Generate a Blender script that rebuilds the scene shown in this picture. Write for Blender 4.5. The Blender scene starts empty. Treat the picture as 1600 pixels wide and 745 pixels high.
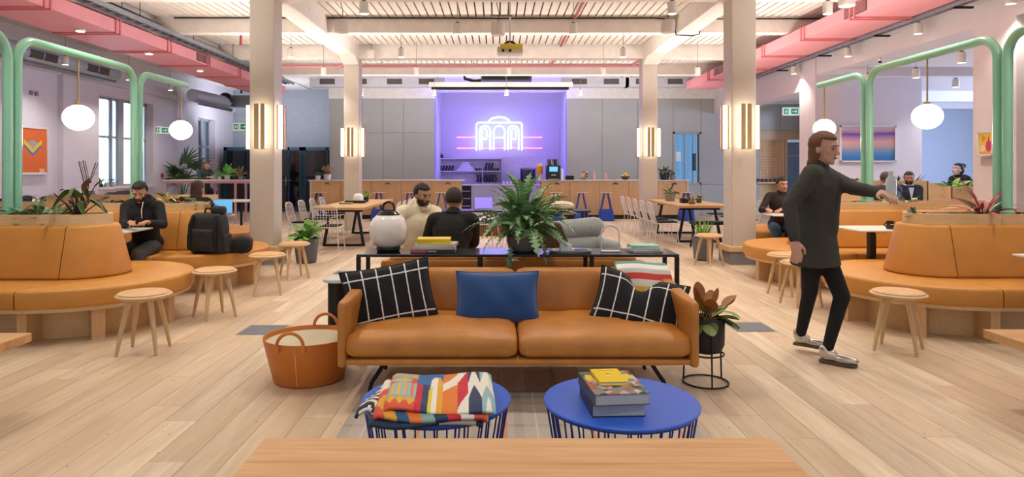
import bpy, math, random
from mathutils import Vector, Matrix
V = Vector
for _b in (bpy.data.objects, bpy.data.meshes):
    for _o in list(_b): _b.remove(_o)
SC = bpy.context.scene
COL = SC.collection
rnd = random.Random(7)
PI = math.pi
# ---------------------------------------------------------------- camera, world, exposure
CAMH, F = 1.43, 1035.0
cd = bpy.data.cameras.new('camera'); cam = bpy.data.objects.new('camera', cd); COL.objects.link(cam)
cam.location = (0, 0, CAMH); cam.rotation_euler = (PI/2, 0, 0)
cd.sensor_width = 36; cd.lens = F/1600*36; cd.shift_x = 22/1600; cd.shift_y = -107.5/1600; cd.clip_end = 200
SC.camera = cam
wd = bpy.data.worlds.new('world'); SC.world = wd; wd.use_nodes = True
bg = wd.node_tree.nodes['Background']; bg.inputs[0].default_value = (0.72, 0.83, 1.0, 1); bg.inputs[1].default_value = 0.45
SC.view_settings.view_transform = 'Standard'; SC.view_settings.look = 'None'
SC.view_settings.gamma = 1; SC.view_settings.use_curve_mapping = False
SC.view_settings.exposure = -0.26
SC.cycles.use_denoising = True
SC.cycles.max_bounces = 7; SC.cycles.diffuse_bounces = 4; SC.cycles.caustics_reflective = False; SC.cycles.caustics_refractive = False
SC.cycles.sample_clamp_indirect = 6
def ang0(x): return math.radians(x)
LAMP_W = 104.0        # ceiling spot power
def light(kind, name, loc, energy, color=(1, 1, 1), rot=(0, 0, 0), size=.1, size_y=None, spot=2.2, blend=.6, parent=None, spread=None):
    ld = bpy.data.lights.new(name, kind); ld.energy = energy; ld.color = color
    if kind == 'AREA':
        ld.size = size
        if size_y: ld.shape = 'RECTANGLE'; ld.size_y = size_y
        if spread: ld.spread = spread
    else: ld.shadow_soft_size = size
    if kind == 'SPOT': ld.spot_size = spot; ld.spot_blend = blend
    o = bpy.data.objects.new(name, ld); COL.objects.link(o); o.location = loc; o.rotation_euler = rot
    if parent: o.parent = parent
    return o
light('AREA', 'rear_fill', (0, -1.3, 2.2), 70, (.93, .96, 1), (ang0(90), 0, 0), 13, 3.6)  # added soft fill behind the camera; no shopfront is modelled
light('AREA', 'ceiling_fill_left', (-4.56, 9.5, 2.78), 195, (1, .92, .84), (ang0(180), 0, 0), .3, 13)  # added upward fill for the ceiling, no fitting on the left frames
light('AREA', 'ceiling_fill_right', (4.77, 9.5, 2.78), 195, (1, .92, .84), (ang0(180), 0, 0), .3, 13)  # same added fill over the right booths, not a real fitting
light('AREA', 'back_end_fill', (0, 18.6, 2.6), 190, (1, .96, .92), (ang0(160), 0, 0), 11, .4)  # added fill brightening the far ceiling and back wall, no fixture there
light('AREA', 'ceiling_fill_centre', (.1, 13.6, 2.9), 150, (1, .93, .86), (ang0(180), 0, 0), 9, .4)  # added strip brightening the middle ceiling boards, belongs to no lamp
light('AREA', 'far_left_fill', (-7.6, 21.5, 2.5), 90, (.85, .9, 1), (ang0(150), 0, 0), 3, .6)  # added cool fill for the dark far left corner, no lamp there
# ---------------------------------------------------------------- geometry helpers
def X(px, Y): return (px-778)*Y/F
def Z(py, Y): return CAMH-(py-265)*Y/F
def ang(d): return math.radians(d)
class MB:
    def __init__(s): s.v = []; s.f = []; s.m = []; s.cols = None
    def add(s, vs, fs, m=0):
        n = len(s.v); s.v += [tuple(p) for p in vs]; s.f += [tuple(i+n for i in f) for f in fs]; s.m += [m]*len(fs); return s
    def box(s, c, d, rz=0, m=0, M=None, taper=1):
        x, y, z = d[0]/2, d[1]/2, d[2]/2
        vs = [(-x, -y, -z), (x, -y, -z), (x, y, -z), (-x, y, -z), (-x*taper, -y*taper, z), (x*taper, -y*taper, z), (x*taper, y*taper, z), (-x*taper, y*taper, z)]
        T = Matrix.Translation(c) @ (M.to_4x4() if M else Matrix.Rotation(rz, 4, 'Z'))
        return s.add([T @ V(p) for p in vs], [(0, 3, 2, 1), (4, 5, 6, 7), (0, 1, 5, 4), (1, 2, 6, 5), (2, 3, 7, 6), (3, 0, 4, 7)], m)
    def b2(s, x0, x1, y0, y1, z0, z1, m=0): return s.box(((x0+x1)/2, (y0+y1)/2, (z0+z1)/2), (abs(x1-x0), abs(y1-y0), abs(z1-z0)), m=m)
    def lathe(s, prof, c=(0, 0, 0), n=24, m=0, sx=1, sy=1, M=None):
        vs = []; fs = []; c = V(c)
        for r, z in prof:
            for k in range(n):
                a = 2*PI*k/n; p = V((r*math.cos(a)*sx, r*math.sin(a)*sy, z)); vs.append((M @ p if M else p)+c)
        for i in range(len(prof)-1):
            for k in range(n):
                k2 = (k+1) % n; fs.append((i*n+k, i*n+k2, (i+1)*n+k2, (i+1)*n+k))
        if prof[0][0] > 1e-5: fs.append(tuple(range(n-1, -1, -1)))
        if prof[-1][0] > 1e-5: fs.append(tuple((len(prof)-1)*n+k for k in range(n)))
        return s.add(vs, fs, m)
    def cyl(s, a, b, r0, r1=None, n=10, m=0):
        r1 = r0 if r1 is None else r1; return s.tube([a, b], [r0, r1], n, m=m)
    def tube(s, pts, r, n=8, closed=False, m=0):
        pts = [V(p) for p in pts]; N = len(pts); rs = r if isinstance(r, (list, tuple)) else [r]*N
        vs = []; fs = []; up = None
        for i, p in enumerate(pts):
            if closed: t = pts[(i+1) % N]-pts[i-1]
            else: t = pts[min(i+1, N-1)]-pts[max(i-1, 0)]
            if t.length < 1e-9: t = V((0, 0, 1))
            t.normalize()
            if up is None:
                up = V((0, 0, 1)) if abs(t.z) < .95 else V((1, 0, 0))
            u = up-t*up.dot(t)
            if u.length < 1e-6: u = t.orthogonal()
            u.normalize(); up = u; w = t.cross(u)
            for k in range(n):
                a = 2*PI*k/n; vs.append(p+(u*math.cos(a)+w*math.sin(a))*rs[i])
        for i in range(N if closed else N-1):
            j = (i+1) % N
            for k in range(n):
                k2 = (k+1) % n; fs.append((i*n+k, i*n+k2, j*n+k2, j*n+k))
        if not closed: fs += [tuple(range(n-1, -1, -1)), tuple((N-1)*n+k for k in range(n))]
        return s.add(vs, fs, m)
    def sph(s, c, r, n=14, k=9, m=0, M=None):
        if isinstance(r, (int, float)): r = (r, r, r)
        pr = [(max(math.sin(PI*i/k), 1e-6 if 0 < i < k else 0), -math.cos(PI*i/k)) for i in range(k+1)]
        vs = []; fs = []; c = V(c)
        vs.append(V((0, 0, -r[2])))
        for i in range(1, k):
            for j in range(n):
                a = 2*PI*j/n; vs.append(V((pr[i][0]*math.cos(a)*r[0], pr[i][0]*math.sin(a)*r[1], pr[i][1]*r[2])))
        vs.append(V((0, 0, r[2])))
        for j in range(n): fs.append((0, 1+(j+1) % n, 1+j))
        for i in range(k-2):
            for j in range(n):
                a = 1+i*n; fs.append((a+j, a+(j+1) % n, a+n+(j+1) % n, a+n+j))
        a = 1+(k-2)*n
        for j in range(n): fs.append((a+j, a+(j+1) % n, len(vs)-1))
        return s.add([(M @ p if M else p)+c for p in vs], fs, m)
    def cap(s, a, b, ra, rb=None, n=12):
        rb = ra if rb is None else rb; a = V(a); b = V(b); d = b-a; L = d.length
        if L < 1e-6: return s.sph(a, ra, n)
        q = V((0, 0, 1)).rotation_difference(d)
        pr = [(0, -ra)]+[(ra*math.cos(t), ra*math.sin(t)) for t in (ang(-60), ang(-30), 0)]+[(rb*math.cos(t), L+rb*math.sin(t)) for t in (0, ang(30), ang(60))]+[(0, L+rb)]
        return s.lathe([(max(r, 1e-4), z) for r, z in pr], a, n, M=q.to_matrix())
    def prism(s, poly, z0, z1, m=0, M=None):
        n = len(poly); vs = [V((x, y, z0)) for x, y in poly]+[V((x, y, z1)) for x, y in poly]
        if M: vs = [M @ p for p in vs]
        return s.add(vs, [tuple(range(n-1, -1, -1)), tuple(range(n, 2*n))]+[(k, (k+1) % n, n+(k+1) % n, n+k) for k in range(n)], m)
    def soft(s, c, d, r, puff=0, n=8, rz=0, M=None, m=0, fn=None):
        """rounded box on a subdivided cube, with puffed top"""
        hx, hy, hz = d[0]/2, d[1]/2, d[2]/2; r = min(r, hx, hy, hz)
        T = Matrix.Translation(c) @ (M.to_4x4() if M else Matrix.Rotation(rz, 4, 'Z'))
        idx = {}; vs = []; fs = []
        def g(t, h):   # spacing denser at rounding
            return t
        def vert(i, j, k):
            key = (i, j, k)
            if key in idx: return idx[key]
            p = V((hx*(2*i/n-1), hy*(2*j/n-1), hz*(2*k/n-1)))
            def warp(v, h):
                t = v/h; t = math.copysign(abs(t)**.75, t); return t*h
            p = V((warp(p.x, hx), warp(p.y, hy), warp(p.z, hz)))
            q = V((max(-hx+r, min(hx-r, p.x)), max(-hy+r, min(hy-r, p.y)), max(-hz+r, min(hz-r, p.z))))
            e = p-q
            if e.length > 1e-9: p = q+e.normalized()*r if (abs(abs(p.x)-hx) < 1e-6 or abs(abs(p.y)-hy) < 1e-6 or abs(abs(p.z)-hz) < 1e-6) else p
            if puff:
                w = max(0, 1-(p.x/hx)**2)**.6*max(0, 1-(p.y/hy)**2)**.6
                p.z += puff*w*(1 if p.z > 0 else -.15)
            if fn: p = fn(p)
            idx[key] = len(vs); vs.append(T @ p); return idx[key]
        for a in range(n):
            for b in range(n):
                for A, fl in ((0, 1), (n, 0)):
                    for q in ([(A, a, b), (A, a+1, b), (A, a+1, b+1), (A, a, b+1)], [(a, A, b), (a, A, b+1), (a+1, A, b+1), (a+1, A, b)], [(a, b, A), (a+1, b, A), (a+1, b+1, A), (a, b+1, A)]):
                        ids = [vert(*t) for t in q]
                        fs.append(tuple(reversed(ids)) if fl else tuple(ids))
        return s.add(vs, fs, m)
    def mesh(s, name, mats, smooth=35):
        me = bpy.data.meshes.new(name); me.from_pydata(s.v, [], s.f)
        for mt in (mats if isinstance(mats, (list, tuple)) else [mats]): me.materials.append(mt)
        if any(s.m): me.polygons.foreach_set('material_index', s.m)
        if s.cols is not None:
            at = me.color_attributes.new('Col', 'FLOAT_COLOR', 'CORNER'); data = []
            for f, c in zip(s.f, s.cols):
                for _ in f: data += [c[0], c[1], c[2], 1]
            at.data.foreach_set('color', data)
        if smooth:
            me.polygons.foreach_set('use_smooth', [True]*len(me.polygons))
            if smooth < 180: me.set_sharp_from_angle(angle=ang(smooth))
        me.update(); return me
    def build(s, name, mats, parent=None, smooth=35, bevel=0, seg=2, sub=0, loc=None, remesh=0, disp=None, sm=0):
        o = bpy.data.objects.new(name, s.mesh(name, mats, smooth)); COL.objects.link(o)
        if parent: o.parent = parent
        if loc: o.location = loc
        if bevel:
            b = o.modifiers.new('bevel', 'BEVEL'); b.width = bevel; b.segments = seg; b.limit_method = 'ANGLE'; b.angle_limit = ang(40)
        if remesh:
            r = o.modifiers.new('remesh', 'REMESH'); r.mode = 'VOXEL'; r.voxel_size = remesh; r.use_smooth_shade = True
            k = o.modifiers.new('smooth', 'SMOOTH'); k.iterations = sm or 4; k.factor = .5
        if sub:
            b = o.modifiers.new('sub', 'SUBSURF'); b.levels = b.render_levels = sub
        if disp:
            t = bpy.data.textures.new(name, 'CLOUDS'); t.noise_scale = disp[1]
            d = o.modifiers.new('folds', 'DISPLACE'); d.texture = t; d.strength = disp[0]; d.mid_level = .5; d.texture_coords = 'GLOBAL' if len(disp) > 2 else 'LOCAL'
        return o
def tag(o, label, cat=None, group=None, kind=None):
    o['label'] = label
    if cat: o['category'] = cat
    if group: o['group'] = group
    if kind: o['kind'] = kind
    return o
def thing(name, label, cat, loc=(0, 0, 0), rz=0, group=None, sc=1):
    o = bpy.data.objects.new(name, None); COL.objects.link(o); o.empty_display_size = .1
    o.location = loc; o.rotation_euler = (0, 0, rz); o.scale = (sc, sc, sc)
    return tag(o, label, cat, group)
def struct(o): o['kind'] = 'structure'; return o
def dup(root, loc, rz=None, label=None, group=None, sc=None):
    def cp(o, par):
        c = o.copy(); COL.objects.link(c)
        if par: c.parent = par
        for ch in [q for q in o.children]: cp(ch, c)
        return c
    r = cp(root, None); r.location = loc
    if rz is not None: r.rotation_euler = (0, 0, rz)
    if label: r['label'] = label
    if group: r['group'] = group
    if sc: r.scale = (sc, sc, sc)
    return r
def inst(src, parent, M=None):
    c = src.copy(); COL.objects.link(c); c.parent = parent
    if M is not None: c.matrix_basis = M
    return c
def lerp(a, b, t): return a+(b-a)*t
def arc(c, r, a0, a1, n, ax='xz'):
    out = []
    for i in range(n+1):
        a = lerp(a0, a1, i/n); p = [c[0], c[1], c[2]]; k = {'x': 0, 'y': 1, 'z': 2}
        p[k[ax[0]]] += r*math.cos(a); p[k[ax[1]]] += r*math.sin(a); out.append(tuple(p))
    return out
# ---------------------------------------------------------------- materials
def lin(c):
    if isinstance(c, str): c = [int(c[i:i+2], 16)/255 for i in (1, 3, 5)]
    return tuple(x/12.92 if x <= .04045 else ((x+.055)/1.055)**2.4 for x in c)
MATS = {}
def mat(name, c, rough=.55, metal=0, var=.06, scale=6, bump=0, bscale=60, emit=None, es=1, alpha=1, trans=0, coat=0, sheen=0, spec=.5):
    if name in MATS: return MATS[name]
    m = bpy.data.materials.new(name); m.use_nodes = True; nt = m.node_tree; b = nt.nodes['Principled BSDF']; L = nt.links.new
    col = lin(c); b.inputs['Roughness'].default_value = rough; b.inputs['Metallic'].default_value = metal
    b.inputs['Alpha'].default_value = alpha; b.inputs['Transmission Weight'].default_value = trans
    b.inputs['Coat Weight'].default_value = coat; b.inputs['Sheen Weight'].default_value = sheen
    b.inputs['Specular IOR Level'].default_value = spec
    tc = nt.nodes.new('ShaderNodeTexCoord'); nz = nt.nodes.new('ShaderNodeTexNoise'); nz.inputs['Scale'].default_value = scale; nz.inputs['Detail'].default_value = 4
    L(tc.outputs['Object'], nz.inputs['Vector'])
    mr = nt.nodes.new('ShaderNodeMapRange'); mr.inputs['From Min'].default_value = .3; mr.inputs['From Max'].default_value = .7
    mr.inputs['To Min'].default_value = 1-var; mr.inputs['To Max'].default_value = 1+var; L(nz.outputs['Fac'], mr.inputs['Value'])
    mx = nt.nodes.new('ShaderNodeVectorMath'); mx.operation = 'SCALE'; mx.inputs[0].default_value = col; L(mr.outputs[0], mx.inputs['Scale'])
    L(mx.outputs[0], b.inputs['Base Color'])
    if bump:
        n2 = nt.nodes.new('ShaderNodeTexNoise'); n2.inputs['Scale'].default_value = bscale; n2.inputs['Detail'].default_value = 3; L(tc.outputs['Object'], n2.inputs['Vector'])
        bp = nt.nodes.new('ShaderNodeBump'); bp.inputs['Strength'].default_value = bump; bp.inputs['Distance'].default_value = .01
        L(n2.outputs['Fac'], bp.inputs['Height']); L(bp.outputs[0], b.inputs['Normal'])
    if emit is not None:
        b.inputs['Emission Color'].default_value = (*lin(emit), 1); b.inputs['Emission Strength'].default_value = es
    MATS[name] = m; return m
def wood(name, c1, c2, c3=None, rough=.45, axis=0, stretch=12, scale=5, perobj=0, coat=0, world=False, knots=0, contrast=1):
    """oak-like grain along AXIS"""
    if name in MATS: return MATS[name]
    m = bpy.data.materials.new(name); m.use_nodes = True; nt = m.node_tree; b = nt.nodes['Principled BSDF']; L = nt.links.new; N = nt.nodes.new
    b.inputs['Roughness'].default_value = rough; b.inputs['Coat Weight'].default_value = coat
    if world: g = N('ShaderNodeNewGeometry'); src = g.outputs['Position']
    else: g = N('ShaderNodeTexCoord'); src = g.outputs['Object']
    oi = N('ShaderNodeObjectInfo'); gi = N('ShaderNodeNewGeometry')
    ad = N('ShaderNodeMath'); L(oi.outputs['Random'], ad.inputs[0]); L(gi.outputs['Random Per Island'], ad.inputs[1])
    fr = N('ShaderNodeMath'); fr.operation = 'FRACT'; L(ad.outputs[0], fr.inputs[0])
    ofs = N('ShaderNodeVectorMath'); ofs.operation = 'SCALE'; ofs.inputs[0].default_value = (37, 53, 17); L(fr.outputs[0], ofs.inputs['Scale'])
    pv = N('ShaderNodeVectorMath'); L(src, pv.inputs[0]); L(ofs.outputs[0], pv.inputs[1])
    mp = N('ShaderNodeMapping'); s = [scale*stretch]*3; s[axis] = scale; mp.inputs['Scale'].default_value = s; L(pv.outputs[0], mp.inputs['Vector'])
    n1 = N('ShaderNodeTexNoise'); n1.inputs['Scale'].default_value = 1; n1.inputs['Detail'].default_value = 5; n1.inputs['Distortion'].default_value = .6; L(mp.outputs[0], n1.inputs['Vector'])
    n2 = N('ShaderNodeTexNoise'); n2.inputs['Scale'].default_value = .16; n2.inputs['Detail'].default_value = 2; L(mp.outputs[0], n2.inputs['Vector'])
    mm = N('ShaderNodeMath'); mm.operation = 'MULTIPLY_ADD'; mm.inputs[1].default_value = .55; L(n1.outputs['Fac'], mm.inputs[0]); 
    m5 = N('ShaderNodeMath'); m5.operation = 'MULTIPLY'; m5.inputs[1].default_value = .45; L(n2.outputs['Fac'], m5.inputs[0]); L(m5.outputs[0], mm.inputs[2])
    cr = N('ShaderNodeValToRGB'); e = cr.color_ramp.elements; w = .22/contrast
    e[0].position = .5-w; e[0].color = (*lin(c2), 1); e[1].position = .5+w; e[1].color = (*lin(c1), 1); L(mm.outputs[0], cr.inputs[0])
    out = cr.outputs[0]
    if perobj:
        hs = N('ShaderNodeMapRange'); hs.inputs['To Min'].default_value = 1-perobj; hs.inputs['To Max'].default_value = 1+perobj; L(fr.outputs[0], hs.inputs['Value'])
        vs = N('ShaderNodeVectorMath'); vs.operation = 'SCALE'; L(out, vs.inputs[0]); L(hs.outputs[0], vs.inputs['Scale']); out = vs.outputs[0]
    if c3:
        mx = N('ShaderNodeMix'); mx.data_type = 'RGBA'; mx.inputs['B'].default_value = (*lin(c3), 1)
        f2 = N('ShaderNodeMath'); f2.operation = 'MULTIPLY'; f2.inputs[1].default_value = 7.13; L(fr.outputs[0], f2.inputs[0])
        f3 = N('ShaderNodeMath'); f3.operation = 'FRACT'; L(f2.outputs[0], f3.inputs[0]); f4 = N('ShaderNodeMath'); f4.operation = 'MULTIPLY'; f4.inputs[1].default_value = .6; L(f3.outputs[0], f4.inputs[0])
        L(f4.outputs[0], mx.inputs['Factor']); L(out, mx.inputs['A']); out = mx.outputs['Result']
    if knots:
        vo = N('ShaderNodeTexVoronoi'); mk = N('ShaderNodeMapping'); s = [3.2]*3; s[axis] = 1.1; mk.inputs['Scale'].default_value = s; L(pv.outputs[0], mk.inputs['Vector']); L(mk.outputs[0], vo.inputs['Vector'])
        kr = N('ShaderNodeMapRange'); kr.inputs['From Min'].default_value = .03; kr.inputs['From Max'].default_value = .09; kr.inputs['To Min'].default_value = knots; kr.inputs['To Max'].default_value = 0; L(vo.outputs['Distance'], kr.inputs['Value'])
        mx = N('ShaderNodeMix'); mx.data_type = 'RGBA'; mx.inputs['B'].default_value = (.16, .10, .06, 1); L(kr.outputs[0], mx.inputs['Factor']); L(out, mx.inputs['A']); out = mx.outputs['Result']
    L(out, b.inputs['Base Color'])
    bp = N('ShaderNodeBump'); bp.inputs['Strength'].default_value = .08; bp.inputs['Distance'].default_value = .004; L(n1.outputs['Fac'], bp.inputs['Height']); L(bp.outputs[0], b.inputs['Normal'])
    MATS[name] = m; return m
def printmat():
    if 'print' in MATS: return MATS['print']
    m = bpy.data.materials.new('print'); m.use_nodes = True; nt = m.node_tree; b = nt.nodes['Principled BSDF']; a = nt.nodes.new('ShaderNodeAttribute'); a.attribute_name = 'Col'
    nt.links.new(a.outputs['Color'], b.inputs['Base Color']); b.inputs['Roughness'].default_value = .7
    tc = nt.nodes.new('ShaderNodeTexCoord'); n2 = nt.nodes.new('ShaderNodeTexNoise'); n2.inputs['Scale'].default_value = 300; nt.links.new(tc.outputs['Object'], n2.inputs['Vector'])
    bp = nt.nodes.new('ShaderNodeBump'); bp.inputs['Strength'].default_value = .15; bp.inputs['Distance'].default_value = .003; nt.links.new(n2.outputs['Fac'], bp.inputs['Height']); nt.links.new(bp.outputs[0], b.inputs['Normal'])
    MATS['print'] = m; return m
def painted(name, fn, pos, nx, ny, parent=None, mt=None, close=None):
    """grid of faces; fn(u,v)->srgb colour, pos(u,v)->point"""
    mb = MB(); vs = [pos(i/nx, j/ny) for j in range(ny+1) for i in range(nx+1)]
    fs = []; cs = []; cache = {}
    for j in range(ny):
        for i in range(nx):
            a = j*(nx+1)+i; fs.append((a, a+1, a+nx+2, a+nx+1))
            c = fn((i+.5)/nx, (j+.5)/ny)
            if c not in cache: cache[c] = lin(c)
            cs.append(cache[c])
    mb.add(vs, fs); mb.cols = cs
    return mb.build(name, mt or printmat(), parent, smooth=60)
WH = mat('white_paint', '#e2dcd8', .6, bump=.05)
CREAM = mat('cream_paint', '#e9e0d8', .6, bump=.03)
LILAC = mat('lilac_wall_tint', '#dbd6e2', .7, var=.02, bump=.04)  # lilac cast of the lighting partly put into the wall colour
GREYP = mat('grey_panel', '#a9a9a7', .6, var=.03, scale=2)
ORANGE = mat('orange_leather', '#c98a3c', .5, var=.07, scale=4, bump=.12, bscale=180)
TAN = mat('tan_leather', '#bb7a34', .42, var=.14, scale=5, bump=.2, bscale=90)
OAK = wood('light_oak', '#e4c799', '#d0aa76', rough=.45, axis=0)
OAKY = wood('light_oak_y', '#e2c49c', '#cfa878', rough=.45, axis=1)
OAKZ = wood('light_oak_z', '#e0bd90', '#cba071', rough=.45, axis=2)
BENCH = wood('honey_oak', '#e0b380', '#c08c58', rough=.4, axis=0, scale=2.2, stretch=14, contrast=1.2)
FLOORM = wood('floor_oak', '#e2cfb6', '#bda68a', '#c8a885', rough=.5, axis=1, scale=1.6, stretch=11, perobj=.13, world=True, knots=.85, contrast=1.5)
BLACK = mat('black_metal', '#1a1a1c', .45, .3)
BLACKF = mat('black_fabric', '#141416', .9, bump=.2, bscale=200)
BRASS = mat('brass', '#b99c6c', .4, .7, var=.03)
STEEL = mat('galvanised_steel', '#9aa0a8', .4, .75, var=.12, scale=14)
PINK = mat('pink_duct_paint', '#ee9ea6', .5, var=.03)
PINKD = mat('pink_flange_paint', '#d98085', .5, var=.04)
MINT = mat('mint_tube_paint', '#8fcbac', .28, var=.02, coat=.3)
BLUE = mat('cobalt_paint', '#2c60d0', .38, var=.02)
BLUED = mat('cobalt_wire', '#1c2f8c', .35, var=.02)
WWIRE = mat('white_wire', '#dcd6d0', .4, .1)
GLASSY = mat('opal_glass', '#ffffff', .3, emit='#fff3e6', es=2.2)
LAMPE = mat('lamp_lens', '#ffffff', .3, emit='#fff2e4', es=7)
LEDW = mat('warm_led', '#ffffff', .3, emit='#ffe9cc', es=8)
SOIL = mat('potting_soil', '#4a3526', .95, var=.4, scale=60, bump=.8, bscale=90)
DARKG = mat('grille_dark', '#4d4746', .6)
POTG = mat('concrete_pot', '#62656b', .8, var=.08, bump=.1)
# ================================================================ STRUCTURE
# floor: slab, about 300 nearest planks as parts, the rest joined
m = MB(); m.b2(-10, 17, -1.5, 25, -.2, -.02)
floor = struct(m.build('floor', mat('subfloor', '#5a4a3a', .9)))
PW, PL, GAP = .19, 2.1, .0012
cells = []
for i in range(-52, 89):
    off = (i*0.77*PL) % PL + rnd.uniform(-.25, .25)
    for j in range(-2, 13):
        x0 = i*PW; y0 = j*PL+off-1.2
        cells.append((x0, y0))
def prio(c):
    x, y = c[0]+PW/2, c[1]+PL/2
    if y < 2.2 or abs(x+.0) > .80*(y+1): return 1e3+y
    return y+(6 if abs(x) > 4.3 else 0)
cells.sort(key=prio)
pm = MB(); pm.b2(GAP, PW-GAP, GAP, PL-GAP, -.02, 0); pme = pm.mesh('plank', FLOORM, 0)
rest = MB(); cnt = 0
for x0, y0 in cells:
    if y0 > 24 or y0+PL < -1.4: continue
    if cnt < 300:
        o = bpy.data.objects.new('plank', pme); COL.objects.link(o); o.parent = floor; o.location = (x0, y0, 0); cnt += 1
    else: rest.b2(x0+GAP, x0+PW-GAP, y0+GAP, min(y0+PL-GAP, 25), -.02, 0)
rest.build('planking', FLOORM, floor, 0)['kind'] = 'stuff'
# walls
WL = -9.6
m = MB()
for y0, y1, z0, z1 in [(-1.5, 15.95, 0, 4.4), (15.95, 18.45, 0, 1.0), (15.95, 18.45, 3.24, 4.4), (18.45, 21.2, 0, 4.4), (21.2, 22.5, 0, 1.0), (21.2, 22.5, 3.1, 4.4), (22.5, 24.2, 0, 4.4)]:
    m.b2(WL-.35, WL, y0, y1, z0, z1)
for y in (9.9, 14.45, 19.6): m.b2(WL, WL+.12, y, y+.35, 0, 3.9)      # pilasters
m.b2(WL, WL+.1, -1.5, 24, 3.5, 3.62)
struct(m.build('wall_left', LILAC))
m = MB(); m.b2(WL, WL+.03, -1.5, 24, 0, .12); struct(m.build('baseboard_left', WH))
FRM = mat('window_frame_grey', '#a4adb8', .5)
GLS = mat('window_glass', '#eef4ff', .03, trans=1, var=0, spec=.4)
def window_l(name, y0, y1, z0, z1, muls, trans_z):
    m = MB(); x = WL-.22
    for y in (y0, y1-.06): m.b2(x-.03, x+.03, y, y+.06, z0, z1)
    for z in (z0, z1-.06): m.b2(x-.03, x+.03, y0, y1, z, z+.06)
    w = struct(m.build(name, FRM))
    for yy, ww in muls: MB().b2(x-.04, x+.06, yy-ww/2, yy+ww/2, z0, z1).build('mullion', FRM, w)
    for z in trans_z: MB().b2(x-.035, x+.035, y0, y1, z-.03, z+.03).build('transom', FRM, w)
    MB().b2(WL-.3, WL+.06, y0-.05, y1+.05, z0-.05, z0+.005).build('window_sill', WH, w)
    ys = [y0]+[a for a, b in muls]+[y1]
    for a, b in zip(ys, ys[1:]): MB().b2(x-.006, x+.006, a, b, z0, z1).build('pane', GLS, w)
window_l('window_1', 15.95, 18.45, 1.0, 3.24, [(16.75, .06), (17.15, .26), (17.85, .06)], [2.25])
window_l('window_2', 21.2, 22.5, 1.0, 3.1, [(21.85, .1)], [2.2])
# building outside the left windows
BRK = mat('pale_brick', '#8797ae', .9, var=.2, scale=3)
t = thing('brick_building', 'pale brick building seen outside the tall left windows', 'building', (-15, 20, 0))
MB().b2(-.5, 0, -14, 12, -1, 7.5).build('wall', BRK, t)
for i in range(9):
    for z in (.3, 3.3):
        w = MB().b2(-.02, .04, -12+i*2.6, -10.9+i*2.6, z+.6, z+2.2).build('window', mat('far_window', '#55687c', .2), t)
# back walls: grey panelled wall with kitchen niche and internal window
YB = 21.0
m = MB()
for x0, x1, z0, z1 in [(-5.34, -2.0, 0, 3.67), (2.18, 5.56, 0, 3.67), (5.56, 6.44, 0, .96), (5.56, 6.44, 2.62, 3.67), (6.44, 8.3, 0, 3.67), (8.3, 9.62, 2.67, 3.67), (-2.0, 2.18, 3.9, 4.4)]:
    m.b2(x0, x1, YB+.04, YB+.22, z0, z1)
m.b2(-5.34, -5.16, YB+.22, 24, 0, 4.4)
wb = struct(m.build('wall_back', GREYP))
def panels(x0, x1, n, zs, y=YB):
    w = (x1-x0)/n
    for i in range(n):
        for a, b in zip(zs, zs[1:]): MB().b2(x0+i*w+.004, x0+(i+1)*w-.004, y, y+.035, a+.004, b-.004).build('wall_panel', GREYP, wb, bevel=.004, seg=1)
panels(-5.34, -4.3, 1, [0, 3.67]); panels(-4.3, -3.0, 2, [0, 2.6, 3.67]); panels(-3.0, -2.0, 1, [0, 2.6, 3.67])
panels(2.18, 5.56, 3, [0, 3.67]); panels(6.44, 8.3, 2, [0, .96, 3.67]); panels(5.56, 6.44, 1, [0, .96]); panels(5.56, 6.44, 1, [2.62, 3.67]); panels(8.3, 9.62, 2, [2.67, 3.67])
m = MB(); m.b2(-5.34, -2.0, YB-.12, YB+.2, 3.67, 4.4); m.b2(2.18, 9.62, YB-.12, YB+.2, 3.67, 4.4)
struct(m.build('wall_back_bulkhead', WH))
# niche
m = MB(); m.b2(-2.35, 2.5, 23.5, 23.7, 0, 4.3); m.b2(-2.2, -2.0, YB+.2, 23.5, 0, 4.3); m.b2(2.18, 2.36, YB+.2, 23.5, 0, 4.3)
struct(m.build('wall_niche', mat('niche_paint', '#c9c4dc', .6, var=.02)))
# internal window in the grey wall
m = MB()
for a in (5.56, 6.38): m.b2(a, a+.06, YB-.02, YB+.2, .96, 2.62)
for z in (.96, 2.56): m.b2(5.56, 6.44, YB-.02, YB+.2, z, z+.06)
w3 = struct(m.build('window_3', GREYP)); MB().b2(5.62, 6.38, YB+.08, YB+.09, 1.02, 2.56).build('pane', GLS, w3)
for x in (5.95, 6.2): MB().b2(x-.02, x+.02, YB+.05, YB+.12, 1.02, 2.56).build('mullion', FRM, w3)
gb = mat('glowing_glass_block', '#7fb6dc', .3, emit='#7fbbe6', es=.75, var=.25, scale=9)  # emission stands in for daylight behind the blocks
for i in range(5):
    for j in range(9): MB().b2(5.56+i*.18, 5.73+i*.18, YB+.5, YB+.56, .96+j*.185, 1.135+j*.185).build('glass_block', gb, w3, bevel=.012, seg=1)
MB().b2(6.18, 6.28, YB+.0, YB+.05, 1.4, 1.95).build('door_plate', mat('dark_plate', '#39424c', .4), w3)
MB().b2(5.66, 5.82, YB+.06, YB+.075, 1.7, 2.0).build('notice', mat('paper', '#e6ecf2', .7), w3)
# left far wall
m = MB(); m.b2(WL, -5.2, 24, 24.2, 0, 4.4)
struct(m.build('wall_back_left', mat('cool_grey_paint', '#a0a5b0', .7)))
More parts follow.
